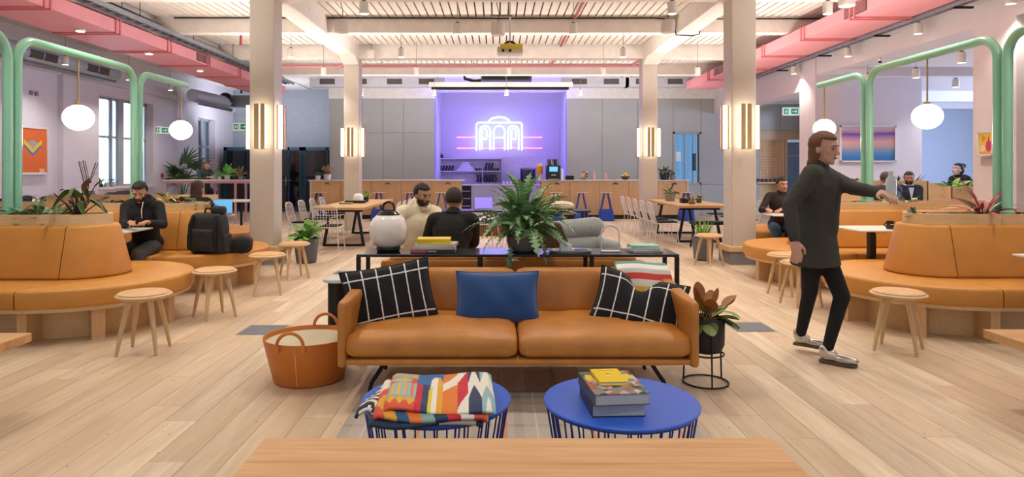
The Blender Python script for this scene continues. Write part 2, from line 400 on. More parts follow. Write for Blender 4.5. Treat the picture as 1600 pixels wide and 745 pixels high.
# right arcade: piers, bulkhead and picture wall
XR = 6.85
m = MB(); m.b2(XR, XR+.5, -1.5, 14.6, 3.47, 4.4); m.b2(XR, XR+.5, 8.75, 9.55, 0, 3.47); m.b2(XR, XR+.5, 2.9, 3.7, 0, 3.47); m.b2(XR-.02, XR+.5, 14.25, 15.0, 0, 4.4); m.b2(XR, XR+.4, 15.0, 21, 3.2, 4.4)
m.b2(XR+2.8, XR+3.0, 20, 21.2, 0, 4.4)
struct(m.build('wall_right', mat('warm_wall_paint', '#ddd4d6', .7, var=.02, bump=.04)))
m = MB(); m.b2(XR+.5, 9.12, 14.25, 14.5, 0, 3.47); struct(m.build('wall_alcove', LILAC))
m = MB(); m.b2(9.5, 16.2, 20.5, 20.7, 0, 3.6); m.b2(16, 16.2, 2, 8.0, 0, 3.6); m.b2(16, 16.2, 19, 20.5, 0, 3.6); m.b2(16, 16.2, 8, 19, 0, .9); m.b2(16, 16.2, 8, 19, 3, 3.6)
struct(m.build('wall_far_right', mat('pale_blue_paint', '#c3cfe6', .7, var=.02)))
m = MB(); m.b2(XR+.5, 16.2, -1.5, 20.6, 3.47, 3.6); m.b2(9.0, 16, 17.2, 17.5, 3.2, 3.47); m.b2(9.0, 16, 19.2, 19.5, 3.2, 3.47); m.b2(XR+.5, 16, 13.2, 13.4, 3.3, 3.47)
struct(m.build('ceiling_alcove', LILAC))
w4 = MB()
for k in range(6): w4.b2(16.05, 16.12, 8+k*2.17, 8.08+k*2.17, .9, 3)
w4 = struct(w4.build('window_4', FRM)); MB().b2(16.08, 16.09, 8, 19, .9, 3).build('pane', GLS, w4)
# door / wood surround at far right
m = MB(); m.b2(8.2, 9.62, YB-.02, YB+.02, 2.38, 2.66); m.b2(9.1, 9.17, YB-.03, YB+.1, 0, 2.38)
d = struct(m.build('door_1', wood('oak_frame', '#cdb092', '#b89878', axis=0)))
MB().b2(9.17, 9.6, YB+.1, YB+.13, .05, 2.3).build('door_leaf', mat('blue_glass', '#7d9cc0', .15, coat=.5), d)
MB().b2(9.2, 9.6, YB+.08, YB+.1, 1.85, 1.9).build('door_rail', FRM, d)
t = thing('peg_board', 'oak peg board wall unit with rows of dowels beside the far right column', 'board', (8.62, YB+.1, 1.5))
MB().b2(-.45, .47, 0, .04, -1.45, .88).build('board', OAKZ, t)
pg = MB()
for i in range(9):
    for j in range(16): pg.cyl((-.38+i*.095, 0, -.55+j*.09), (-.38+i*.095, -.05, -.55+j*.09), .008, n=6)
pg.build('peg', OAKY, t)['kind'] = 'stuff'
MB().b2(-.45, .47, -.22, 0, -.5, -.46).build('shelf', OAK, t)
for k in range(7): tag(MB().lathe([(.035, 0), (.04, .08), (.03, .1)], (8.25+k*.13, YB-.02, 1.042), 10).build('jar', mat('jar_dark', '#3b3436', .4)), 'small dark jar lined up on the peg board shelf', 'jar', 'jars on the peg board shelf')
# ceiling
m = MB(); m.b2(-10, XR+.5, -1.5, 25, 4.40, 4.6)
ceil = struct(m.build('ceiling', mat('joint_shadow_paint', '#3d3935', .9)))
m = MB(); m.b2(-10, -6.75, -1.5, 24.2, 4.3, 4.41); m.b2(-6.8, XR, -1.5, 10.2, 4.36, 4.41); m.b2(-6.8, XR, 18.2, 24.2, 4.34, 4.41)
m.build('ceiling_lining', WH, ceil)
BW = .152
for y0, y1 in [(10.15, 12.72), (12.98, 15.48), (15.98, 18.26)]:
    bm_ = MB(); bm_.b2(.014, BW-.014, y0, y1, 4.36, 4.402); me = bm_.mesh('ceiling_board', CREAM, 0)
    for i in range(89):
        x = -6.8+i*BW
        o = bpy.data.objects.new('ceiling_board', me); COL.objects.link(o); o.parent = ceil; o.location = (x, 0, 0)
def beam(x0, x1, y0, y1, z0=4.05, z1=4.4):
    struct(MB().b2(x0, x1, y0, y1, z0, z1).build('ceiling_beam', CREAM, bevel=.012))
for yc, hw in ((10.2, .17), (12.85, .13), (15.75, .17), (18.4, .13)):
    beam(-6.9, XR, yc-hw, yc+hw, 4.05 if yc != 12.85 else 4.06)
beam(-3.64, -3.27, -1, 15.6, 4.03); beam(3.42, 3.78, -1, 15.6, 4.03)
beam(-6.95, -6.6, -1, 20, 4.1)
for s in (-1, 1):    # haunches where the long beams meet the far columns
    xc = -3.455 if s < 0 else 3.6
    struct(MB().add([(xc-.18, 15.15, 4.04), (xc+.18, 15.15, 4.04), (xc+.18, 15.6, 4.04), (xc-.18, 15.6, 4.04), (xc-.18, 15.55, 3.9), (xc+.18, 15.55, 3.9)], [(0, 1, 2, 3), (0, 4, 5, 1), (0, 3, 4), (1, 5, 2), (3, 2, 5, 4)]).build('ceiling_haunch', CREAM, smooth=0))
# columns
def column(x0, x1, y0, y1):
    c = struct(MB().b2(x0, x1, y0, y1, 0, 4.2).build('column', mat('column_paint', '#c8beb2', .55, var=.015, bump=.03), bevel=.012)); return c
column(-3.75, -3.38, 10, 10.38); column(3.53, 3.90, 10, 10.38); column(-3.63, -3.27, 15.6, 15.96); column(3.40, 3.76, 15.6, 15.96)
# timber skirts round the near columns
def skirt(s, x0, x1):
    t = thing('column_plinth', 'grey plinth with an oak ledge wrapped round the %s column foot' % ('left near' if s < 0 else 'right near'), 'plinth', ((x0+x1)/2, 10.2, 0))
    w = (x1-x0)/2
    MB().b2(-w-.03, w+.03, -.26, -.2, 0, .2).build('plinth', mat('plinth_grey', '#8d8a8e', .7), t)
    MB().b2(-w-.03, -w, -.2, .3, 0, .2).build('plinth', MATS['plinth_grey'], t); MB().b2(w, w+.03, -.2, .3, 0, .2).build('plinth', MATS['plinth_grey'], t)
    MB().b2(-w-.08, w+.08, -.3, -.2, .2, .28).build('ledge', OAK, t, bevel=.008)
    MB().b2(-w-.08, -w, -.2, .3, .2, .28).build('ledge', OAK, t); MB().b2(w, w+.08, -.2, .3, .2, .28).build('ledge', OAK, t)
skirt(-1, -3.75, -3.38); skirt(1, 3.53, 3.90)
# ================================================================ SERVICES
def duct(label, xi, xo, zb, zt, y0, y1, flanges, grilles, s):
    t = thing('pink_duct', label, 'duct', ((xi+xo)/2, y0, zb))
    cx = (xi+xo)/2; w = abs(xo-xi)/2; h = zt-zb; ys = [y0]+[f for f in flanges if y0 < f < y1]+[y1]
    for a, b in zip(ys, ys[1:]): MB().b2(-w, w, a-y0, b-y0, 0, h).build('duct_section', PINK, t)
    for f in flanges:
        for d in (-.07, .06):
            fm = MB()
            fm.b2(-w-.02, w+.02, f+d-y0-.018, f+d-y0+.018, -.022, 0); fm.b2(-w-.02, w+.02, f+d-y0-.018, f+d-y0+.018, h, h+.022)
            fm.b2(-w-.022, -w, f+d-y0-.018, f+d-y0+.018, -.02, h+.02); fm.b2(w, w+.022, f+d-y0-.018, f+d-y0+.018, -.02, h+.02)
            fm.build('flange', PINKD, t)
    for gy in grilles:
        for k in (0, 1):
            g = MB().b2(-.012, .0, 0, .3, .0, .17).build('grille', DARKG, t, loc=(s*(w)+(.012 if s > 0 else 0), gy-y0+k*.34, .03))
            sl = MB()
            for q in range(6): sl.b2(-.02, -.012, .01, .29, .02+q*.025, .027+q*.025)
            if s > 0:
                sl = MB()
                for q in range(6): sl.b2(.0, .008, .01, .29, .02+q*.025, .027+q*.025)
            sl.build('slat', PINKD, g)['kind'] = 'stuff'
    for hy in flanges:
        MB().cyl((-s*(w-.1), hy-y0+.1, h), (-s*(w-.1), hy-y0+.1, 4.35-zb), .006, n=5).build('hanger_rod', STEEL, t)
    return t
duct('pink square duct with flanged joints running along the left side ceiling', -6.6, -7.66, 3.80, 4.02, 3.2, 20.6, [5.8, 7.7, 9.7, 11.5, 13.3, 15.1, 16.9, 18.7], [14.5], 1)
duct('pink square duct with flanged joints running along the right side ceiling', 5.57, 6.44, 3.81, 4.03, 3.2, 19.6, [5.2, 7.0, 8.7, 10.4, 12.1, 13.9, 15.7, 17.5], [10.0, 16.4], -1)
# cable trays and pipe bundles
def tray(label, x, z, y0, y1, w=.3, pipes=3, brack=False):
    t = thing('cable_tray', label, 'cable tray', (x, y0, z)); L = y1-y0
    for s in (-1, 1): MB().b2(s*w/2-.01, s*w/2+.01, 0, L, -.03, .04).build('side_rail', STEEL, t)
    r = MB()
    for k in range(int(L/.3)): r.b2(-w/2, w/2, k*.3, k*.3+.03, -.03, -.015)
    r.build('rung', STEEL, t)['kind'] = 'stuff'
    for k in range(pipes):
        MB().tube([(-w/3+k*w/pipes, 0, .01), (-w/3+k*w/pipes+.02, L*.4, .02), (-w/3+k*w/pipes-.02, L, .01)], .02+.008*(k % 2), 7).build('cable', [BLACK, STEEL, mat('blue_cable', '#5a7aa6', .5)][k % 3], t)
    for k in range(int(L/2)):
        if brack: MB().b2(-.05, w+.12, k*2+.4, k*2+.44, -.06, -.03).build('bracket', BLACK, t)
        MB().cyl((w/2, k*2+.4, 0), (w/2, k*2+.4, 4.38-z), .006, n=5).build('hanger_rod', BLACK, t)
tray('galvanised cable tray with cables above the left pink duct, nearer the aisle', -6.28, 4.02, 3, 20, .24)
tray('upper galvanised cable tray hung high beside the left pink duct', -6.62, 4.19, 3, 20, .3, 4)
tray('wire mesh cable tray on brackets outside the right pink duct', 6.535, 3.78, 3, 19, .1, 3, True)
# spiral ducts on the left
RIB = mat('spiral_duct', '#b9c0cc', .4, .45, var=.08, scale=20)
t = thing('spiral_duct', 'long round silver duct with dark grilles along the left wall', 'duct', (-9.2, 5.0, 3.72))
m = MB(); pts = []; rs = []
for k in range(110): pts.append((0, k*.1, 0)); rs.append(.17 if k % 2 else .165)
m.tube(pts, rs, 20); m.build('duct_tube', RIB, t, smooth=20)
for y in (4.6, 8.0, 9.8):
    for k in (0, 1): MB().box((.152, y+k*.42, -.03), (.04, .36, .16), M=Matrix.Rotation(.15, 3, 'Y')).build('grille', DARKG, t)
MB().tube([(.02, 0, -.19), (.02, 10.9, -.19)], .03, 8).build('cable_conduit', STEEL, t)
t = thing('black_vent_unit', 'black rectangular vent unit at the top left above the round silver duct', 'vent', (-9.0, 8.6, 4.08))
MB().b2(-.3, .3, 0, 2.6, -.15, .2).build('housing', mat('dark_unit', '#3c3836', .6), t)
for k in range(3): MB().b2(.3, .32, .05+k*.88, .8+k*.88, -.13, .18).build('louvre', mat('louvre_dark', '#2c2928', .5), t)
t = thing('spiral_duct', 'short round silver duct at the far end of the left wall', 'duct', (-8.5, 18.4, 3.5))
m = MB(); pts = [(0, 0, 0), (.15, .8, -.02), (.3, 1.6, -.04)]; m.tube(pts, .18, 16); m.build('duct_tube', RIB, t)
MB().tube([(.2, 0, -.22), (.45, 1.6, -.27)], .05, 8).build('conduit', STEEL, t)
t = thing('ceiling_fan_coil', 'silver and black fan coil unit hung near the far left corner', 'air unit', (-8.1, 20.2, 3.45))
MB().b2(-.2, .9, 0, .8, -.1, .25).build('casing', STEEL, t, bevel=.01); MB().lathe([(.16, 0), (.2, .05), (.2, .2), (.12, .25)], (-.1, -.1, .1), 14, M=Matrix.Rotation(ang(90), 3, 'X')).build('fan_inlet', BLACK, t)
MB().tube([(.3, -.05, .3), (.3, -.1, .5), (.55, -.1, .55), (.6, -.05, .3)], .03, 7).build('pipe', BLACK, t)
# pipes
t = thing('pink_pipe', 'pink pipe running across the ceiling behind the far columns', 'pipe', (0, 16.5, 4.0))
MB().tube([(-5.4, 0, 0), (3.6, 0, .02)], .04, 10).build('pipe_run', PINK, t)
for x, dz in ((-4.0, .05), (3.3, .22)): MB().tube([(x, 0, 0), (x+.35, -.3, dz), (x+.42, -.4, .36)], .035, 8).build('branch', PINK, t)
for x in (-2.9, -.6, 1.8): MB().tube([(x, 0, 0), (x, 0, .36)], .008, 6).build('hanger_rod', STEEL, t)
tag(MB().tube([(1.48, 10.4, 4.335), (1.48, 18.2, 4.335)], .024, 8).build('sprinkler_pipe', mat('red_pipe', '#b8504a', .5)), 'thin red pipe fixed under the ceiling boards right of the projector', 'pipe')
tag(MB().tube([(-5.6, 13.6, 4.3), (-5.2, 13.4, 4.2), (-5.2, 13.4, 3.95)], .025, 8).build('red_conduit', mat('dark_red_pipe', '#a23c46', .5)), 'bent dark red conduit above the left cable tray', 'pipe')
tag(MB().tube([(-6.2, 12.68, 4.335), (-1, 12.68, 4.33), (0, 12.68, 4.325), (3.0, 12.68, 4.33), (3.35, 12.66, 4.3), (3.4, 12.64, 4.0), (3.7, 12.62, 3.98), (3.85, 12.64, 4.02), (3.85, 12.66, 4.31), (6.6, 12.68, 4.32)], .014, 6).build('ceiling_cable', BLACK), 'black cable strung across the face of the front cross beam', 'cable')
# deep services behind the last beam
t = thing('air_conditioning_unit', 'black air conditioning unit above the neon niche', 'air unit', (0, 19.5, 4.07))
MB().b2(-.5, 1.0, 0, .7, -.02, .26).build('casing', mat('ac_dark', '#3a3a40', .5), t, bevel=.02)
for k in range(2): MB().b2(-.45+k*.72, .2+k*.72, -.01, 0, .02, .22).build('grille', BLACK, t)
MB().tube([(-1.0, .1, .2), (-.98, .1, .05), (-.7, .1, -.02), (-.5, .1, .0)], .045, 8).build('pipe', BLACK, t)
for k, x in enumerate((-5.6, -3.6, 1.9, 3.8)):
    t = thing('supply_duct', ['pale supply duct with dark grilles left of the far left column', 'pale supply duct with dark grilles right of the far left column', 'pale supply duct with dark grilles right of the neon niche', 'pale supply duct with dark grilles behind the far right column'][k], 'duct', (x, 19.7, 3.95))
    MB().b2(0, 2.0, 0, .4, -.05, .22).build('casing', mat('duct_pale', '#c2c0cc', .4, .3), t)
    for q in (.2, 1.8): MB().cyl((q, .2, .22), (q, .2, .39), .006, n=5).build('hanger_rod', STEEL, t)
    for q in range(2): MB().b2(.3+q*.95, .75+q*.95, -.012, 0, .02, .18).build('grille', DARKG, t)
m = MB()
for k in range(14):
    x = rnd.uniform(-6, 5); m.tube([(x, 19.0, 4.15+rnd.uniform(.1, .17)), (x+rnd.uniform(.6, 2.2), 19.1, 4.15+rnd.uniform(.1, .17))], .018, 6)
tag(m.build('conduit_cluster', STEEL), 'tangle of thin grey conduits above the back wall', 'conduit', kind='stuff')
t = thing('projection_screen', 'rolled projection screen in a white housing above the neon sign', 'screen', (.09, 19.56, 3.86))
MB().b2(-2.12, 2.12, -.08, .1, .01, .15).build('housing', CREAM, t, bevel=.01); MB().b2(-2.05, 2.0, -.05, .05, -.07, .01).build('bottom_bar', BLACK, t)
# projector on pole
t = thing('projector', 'white and yellow projector hung on a pole in the middle of the ceiling', 'projector', (.21, 11.6, 3.5))
MB().soft((0, 0, 0), (.45, .38, .12), .03, n=6).build('casing', mat('projector_white', '#cfc6bc', .5), t)
MB().b2(-.17, .22, -.2, -.12, .0, .1).build('front_cover', mat('hivis_yellow', '#d9c23a', .5), t, bevel=.01)
for dx in (-.12, .0): MB().cyl((dx, -.19, -.02), (dx, -.215, -.02), .025, n=12).build('lens', BLACK, t)
MB().tube(arc((0, 0, .05), .12, 0, PI, 10), .02, 8).build('bracket', BLACK, t); MB().cyl((0, 0, .1), (0, 0, .86), .018).build('pole', WWIRE, t)
MB().b2(-.35, .05, -.02, .02, .6, .64).build('cross_arm', mat('unistrut', '#8f8578', .5, .4), t)
# ================================================================ LIGHT FITTINGS
WARM = (1.0, .95, .84)
def down_proto():
    t = thing('pendant_downlight', 'white cylinder downlight on a thin rod', 'downlight', (0, 0, 0))
    MB().lathe([(.0, .17), (.06, .17), (.064, .16), (.064, .0), (.058, .0), (.056, .012), (0, .012)], n=18).build('shade', mat('lamp_white', '#e6e0d8', .4), t)
    MB().lathe([(.0, .002), (.055, .002), (.055, .008), (0, .008)], n=16).build('lens', LAMPE, t)
    MB().cyl((0, 0, .17), (0, 0, .76), .006, n=6).build('rod', STEEL, t)
    MB().lathe([(.03, .19), (.03, .17)], n=10).build('cap', BLACK, t)
    return t
dp = None
ROWX = (-4.0, -1.87, .25, 2.42, 4.58)
dl = []
for y, xs in ((1.0, ROWX), (5.0, ROWX), (7.2, ROWX), (9.24, (-1.87, 2.43, 4.6)), (10.62, (-.65, 1.21)), (12.8, (-4.0, -1.87, 2.42)), (15.2, ROWX), (19.4, ROWX)):
    for x in xs: dl.append((x, y, 3.6))
for y in (4.9, 7.0, 8.6, 10.5, 12.6, 14.9): dl.append((6.66, y, 3.58))
for y in (7.2, 11.0, 13.4, 15.7, 17.7): dl.append((-8.75, y, 3.55))
ordn = ['nearest', 'second nearest', 'third', 'fourth', 'fifth', 'sixth', 'seventh', 'eighth']
for i, (x, y, z) in enumerate(dl):
    side = 'in front of the right arcade' if x > 6 else 'over the far left tables' if x < -8 else 'over the middle floor' if abs(x-.2) < 2.8 else 'over the left side of the hall' if x < 0 else 'over the right side of the hall'
    row = {1.0: 'behind the viewer', 5.0: 'over the sofa', 7.2: 'level with the first booths', 9.24: 'just before the near columns', 10.62: 'just beyond the near columns', 12.8: 'under the front cross beam', 15.2: 'before the far columns', 19.4: 'before the counter'}.get(y, '')
    if x > 6: row = ordn[(4.9, 7.0, 8.6, 10.5, 12.6, 14.9).index(y)]+' in its row'
    if x < -8: row = ordn[(7.2, 11.0, 13.4, 15.7, 17.7).index(y)]+' in its row'
    col_ = {-4.0: '', -1.87: ', left of centre', .25: ', on the centre line', 2.42: ', right of centre', 2.43: ', right of centre', -.65: ', left of the projector', 1.21: ', right of the projector'}.get(x, '')
    lab = 'white cylinder downlight %s, %s%s' % (side, row, col_)
    if dp is None: dp = down_proto(); dp.location = (x, y, z); dp['label'] = lab; dp['group'] = 'pendant downlights'; o = dp
    else: o = dup(dp, (x, y, z), None, lab)
for (x, y, z) in dl:
    if 0 < x < 6 or x < 0 and x > -8 or y > 8: light('SPOT', 'downlight_lamp', (x, y, z-.02), LAMP_W*(1.0 if y < 18 else .8), WARM, size=.05, spot=2.1, blend=.7)
# recessed round spots under the left duct
for i, (x, y) in enumerate(((-7.06, 8.6), (-7.06, 11.2), (-7.06, 13.4), (-7.06, 15.7))):
    t = thing('duct_spotlight', 'flush round white spotlight under the left pink duct, %s in its row' % ordn[i], 'spotlight', (x, y, 3.797), group='flush spotlights')
    MB().lathe([(.0, 0), (.09, 0), (.09, -.02), (.07, -.03), (0, -.03)], n=16).build('ring', MATS['lamp_white'], t)
    MB().lathe([(0, -.032), (.065, -.032), (.065, -.036), (0, -.036)], n=14).build('lens', LAMPE, t)
for i, (x, y) in enumerate(((7.35, 10.5), (7.7, 12.2), (9.4, 13.6), (7.2, 12.9))):
    lab = ['nearest the arcade pier', 'beside the blue opening', 'over the blue opening', 'above the sunset picture'][i]
    o = dup(dp, (x, y, 3.12), None, 'white cylinder downlight in the right alcove, '+lab); 
    for c in o.children:
        if c.name.startswith('rod'): c.scale = (1, 1, .62); c.location = (0, 0, .06)
    light('SPOT', 'alcove_lamp', (x, y, 3.1), 60, (1, .9, .8), size=.05, spot=2.2, blend=.7)
# white hanging speakers
for i, (x, y, z) in enumerate(((-2.5, 10.6, 3.62), (2.72, 10.6, 3.62), (0.0, 10.6, 3.58), (-2.95, 15.4, 4.0), (4.9, 9.3, 3.72))):
    t = thing('hanging_speaker', 'white drum speaker hung below the ceiling boards, '+['left of centre', 'right of centre', 'over the middle, left of the projector', 'beside the left far column', 'beside the right pink duct'][i], 'speaker', (x, y, z), group='white hanging speakers')
    MB().lathe([(0, .2), (.1, .2), (.11, .18), (.11, .01), (.1, 0), (0, 0)], n=20).build('drum', mat('speaker_white', '#dbd2cc', .5), t)
    MB().tube([(0, 0, .2), (.02, 0, .35), (-.02, 0, .5), (0, 0, 4.34-z)], .006, 6).build('cable', BLACK, t)
# globe pendants and mint frames
def frame(label, x, y0, y1, zt, sgn, open_end=False, group=None):
    t = thing('mint_tube_frame', label, 'frame', (x, y0, 1.0))
    h = zt-1.0; r = .22
    p = [(0, 0, -.1), (0, 0, h-r)]+arc((0, r, h-r), r, PI, PI/2, 8, 'yz')[1:]
    L = y1-y0
    if open_end: p += [(0, L, h)]
    else: p += arc((0, L-r, h-r), r, PI/2, 0, 8, 'yz')+[(0, L, -.1)]
    MB().tube(p, .044, 14).build('tube', MINT, t, smooth=60)
    for yy in ([0] if open_end else [0, L]): MB().lathe([(.06, 0), (.06, .015), (.045, .02)], (0, yy, .02), 14).build('base_collar', MINT, t)
    return t
def globe(label, x, y, z, zt):
    t = thing('globe_pendant', label, 'pendant lamp', (x, y, z), group='globe pendant lamps')
    MB().sph((0, 0, 0), (.155, .155, .14), 28, 16).build('globe', GLASSY, t, smooth=180)
    MB().cyl((0, 0, .13), (0, 0, zt-z-.03), .009, n=8).build('stem', BRASS, t); MB().lathe([(.035, .13), (.035, .155), (.012, .17)], n=12).build('fitter', BRASS, t)
    light('POINT', 'globe_lamp', (x, y, z-.2), 14, (1, .9, .78), size=.12)
XG, XH = -4.56, 4.77
frame('mint green tube frame over the nearest left booth table', XG, 6.28, 8.3, 2.68, -1)
frame('mint green tube frame with an open end over the second left booth table', XG, 8.42, 9.7, 2.66, -1, True)
frame('mint green tube frame at the left edge, reaching toward the viewer', XG, 4.1, 6.16, 2.68, -1)
frame('mint green tube frame over the nearest right booth table', XH, 6.32, 8.5, 2.70, 1)
frame('mint green tube frame with an open end over the second right booth table', XH, 8.62, 9.85, 2.68, 1, True)
frame('mint green tube frame at the right edge, reaching toward the viewer', XH, 4.1, 6.2, 2.70, 1)
globe('opal globe pendant on the nearest left green frame', XG, 7.2, 1.995, 2.68); globe('opal globe pendant near the open end of the left green frame', XG, 9.53, 2.0, 2.66)
globe('opal globe pendant on the nearest right green frame', XH, 7.36, 2.02, 2.70); globe('opal globe pendant near the open end of the right green frame', XH, 9.68, 2.03, 2.68)
# sconces
def sconce(label, x, y, z, rz):
    t = thing('wall_sconce', label, 'wall lamp', (x, y, z), rz, 'brass and light bar sconces')
    MB().b2(-.07, .07, -.02, 0, -.33, .33).build('back_plate', BRASS, t)
    for s in (-1, 1):
        MB().b2(s*.010, s*.080, -.105, -.092, -.34, .34).build('brass_fin', BRASS, t, bevel=.003)
        MB().b2(s*.045, s*.085, -.088, -.03, -.33, .33).build('light_bar', LEDW, t, bevel=.01)
    MB().b2(-.009, .009, -.088, -.05, -.33, .33).build('centre_light_bar', LEDW, t)
    return t
for nm, x0, x1, y0, y1, z in (('near left', -3.75, -3.38, 10, 10.38, 2.08), ('near right', 3.53, 3.90, 10, 10.38, 2.08), ('far left', -3.63, -3.27, 15.6, 15.96, 2.08), ('far right', 3.40, 3.76, 15.6, 15.96, 2.08)):
    xc, yc = (x0+x1)/2, (y0+y1)/2
    sconce('brass light bar sconce on the front of the %s column' % nm, xc, y0, z, 0)
    sconce('light bar sconce on the left face of the %s column' % nm, x0, yc, z, -PI/2)
    sconce('light bar sconce on the right face of the %s column' % nm, x1, yc, z, PI/2)
# exit signs
def exit_sign(label, x, y, z, w, h, rz):
    t = thing('exit_sign', label, 'sign', (x, y, z), rz)
    MB().b2(-w/2, w/2, 0, .03, -h/2, h/2).build('casing', mat('sign_white', '#eef2ee', .4, emit='#dff5e6', es=.35), t, bevel=.006)
    G = mat('sign_green', '#1f9a62', .5, emit='#1f9a62', es=.25)
    g = MB(); g.b2(-w*.42, -w*.12, -.006, -.001, -h*.33, h*.33); g.b2(.0, w*.42, -.006, -.001, -h*.33, h*.33); g.build('green_field', G, t)
    p = MB(); p.b2(-w*.2, -w*.15, -.009, -.006, -h*.25, h*.25)      # doorway, running figure, arrow
    p.cyl((-w*.28, -.009, h*.2), (-w*.28, -.006, h*.2), h*.06, n=8)
    for a, b in (((-.28, .12), (-.31, -.05)), ((-.31, -.05), (-.26, -.2)), ((-.31, -.05), (-.37, -.16)), ((-.29, .08), (-.23, .02)), ((-.29, .08), (-.35, .02))):
        p.tube([(a[0]*w, -.008, a[1]*h), (b[0]*w, -.008, b[1]*h)], h*.035, 5)
    p.tube([(.07*w, -.008, 0), (.3*w, -.008, 0)], h*.05, 5); p.prism([(.26*w, -.22*h), (.36*w, 0), (.26*w, .22*h)], .006, .009, M=Matrix.Rotation(PI/2, 3, 'X'))
    p.build('pictogram', MATS['sign_white'], t)
    if 'left of' in label or 'grey wall' in label:
        for q in (-.15, .15): MB().cyl((q, .015, h/2), (q, .015, 4.3-z), .005, n=5).build('hanger_rod', STEEL, t)
exit_sign('green running man exit sign on the grey wall at far right', X(1236, 20.4), 20.4, Z(174, 20.4), .52, .25, 0)
exit_sign('green running man exit sign left of the near left column', X(376, 21), 21, Z(198, 21), .5, .25, 0)
exit_sign('small green exit sign on the left window reveal', WL+.08, 18.75, 2.55, .45, .2, ang(62))
# small cameras and detectors
for x, y, z, l in ((X(547, 15.55), 15.55, Z(91, 15.55), 'black dome camera at the top of the far left column'), (X(1015, 15.55), 15.55, Z(91, 15.55), 'black dome camera at the top of the far right column'), (6.98, 12.1, 3.41, 'black and white dome camera under the right arcade beam')):
    t = thing('dome_camera', l, 'camera', (x, y, z)); MB().sph((0, 0, 0), .035, 10, 6).build('dome', BLACK, t); MB().lathe([(.05, .0), (.055, .04), (.04, .06)], n=12).build('mount', WWIRE, t)
# neon sign
t = thing('neon_sign', 'neon sign of a white triple arch building over two pink lines', 'neon sign', (0, 23.3, 0))
NW = mat('neon_white', '#ffffff', .3, emit='#cfeeff', es=2.6); NP = mat('neon_pink', '#ffffff', .3, emit='#ff5aa8', es=2.6)
YN = 23.3
def P2(px, py): return (X(px, YN), 0, Z(py, YN))
def arch(px0, px1, top, bot): 
    r = (px1-px0)/2; cx = (px0+px1)/2
    return [P2(px0, bot)]+[P2(cx-r*math.cos(a), top+r-r*math.sin(a)) for a in [PI*k/12 for k in range(13)]]+[P2(px1, bot)]
MB().tube([P2(744.5, 235), P2(744.5, 194), P2(746.5, 191.5), P2(813.5, 191.5), P2(815.5, 194), P2(815.5, 235)], .028, 8).build('outline_tube', NW, t)
MB().tube([P2(764+16*(1-math.cos(PI*k/14)), 190.5-7.5*math.sin(PI*k/14)) for k in range(15)], .03, 8).build('pediment_tube', NW, t)
for a, b in ((749.5, 766), (771.5, 788.5), (794, 810.5)): MB().tube(arch(a, b, 196.5, 234), .026, 8).build('arch_tube', NW, t)
for a, b in ((753, 761), (798.5, 806.5)):
    MB().tube([P2(a+.5, 233), P2(a, 221), P2(a+.5, 203), P2((a+b)/2, 200), P2(b-.5, 203), P2(b, 214)], .022, 8).build('inner_tube', NW, t); MB().tube([P2(a, 217), P2(b, 217)], .024, 8).build('inner_tube', NW, t)
MB().tube([P2(773, 215), P2(787, 215)], .02, 8).build('bar_tube', NW, t)
for py in (214.5, 231.5):
    for a, b in ((714, 743), (817, 847)): MB().tube([P2(a, py), P2(b, py)], .024, 8).build('pink_tube', NP, t)
MB().tube([P2(752, 231.5), P2(808, 231.5)], .02, 8).build('pink_tube', NP, t)
for px in (716, 745, 780, 815, 845): MB().cyl((X(px, YN), 0, Z(232, YN)), (X(px, YN), .2, Z(232, YN)), .012, n=6).build('standoff', BLACK, t)
# violet LED strips of the niche
VI = mat('violet_led', '#6a5cff', .4, emit='#4a3cff', es=3)
for x, nm in ((-1.97, 'left'), (2.15, 'right')):
    tag(MB().b2(x-.015, x+.015, YB+.02, YB+.06, 1.2, 3.85).build('led_strip', VI), 'violet light strip down the %s edge of the niche' % nm, 'light strip')
light('AREA', 'niche_wash', (.09, 21.6, 3.84), 95, (.25, .2, 1), (ang(-38), 0, 0), 4.0, .15)
light('AREA', 'niche_wash_left', (-1.85, 21.5, 2.6), 28, (.22, .16, 1), (0, ang(-90), ang(38)), 2.2, .1)
light('AREA', 'niche_wash_right', (2.05, 21.5, 2.6), 28, (.22, .16, 1), (0, ang(90), ang(-38)), 2.2, .1)
light('AREA', 'ceiling_led_wash', (.09, 20.2, 3.98), 60, (.3, .22, 1), (ang(140), 0, 0), 4.0, .1)
# daylight through the right hand windows
light('AREA', 'window_daylight_right', (15.9, 13.5, 2.0), 3200, (.55, .72, 1), (0, ang(90), 0), 10.5, 2.0)
light('AREA', 'window_daylight_left', (WL-.4, 17.2, 2.1), 160, (.7, .8, 1), (0, ang(-90), 0), 2.3, 2.1)
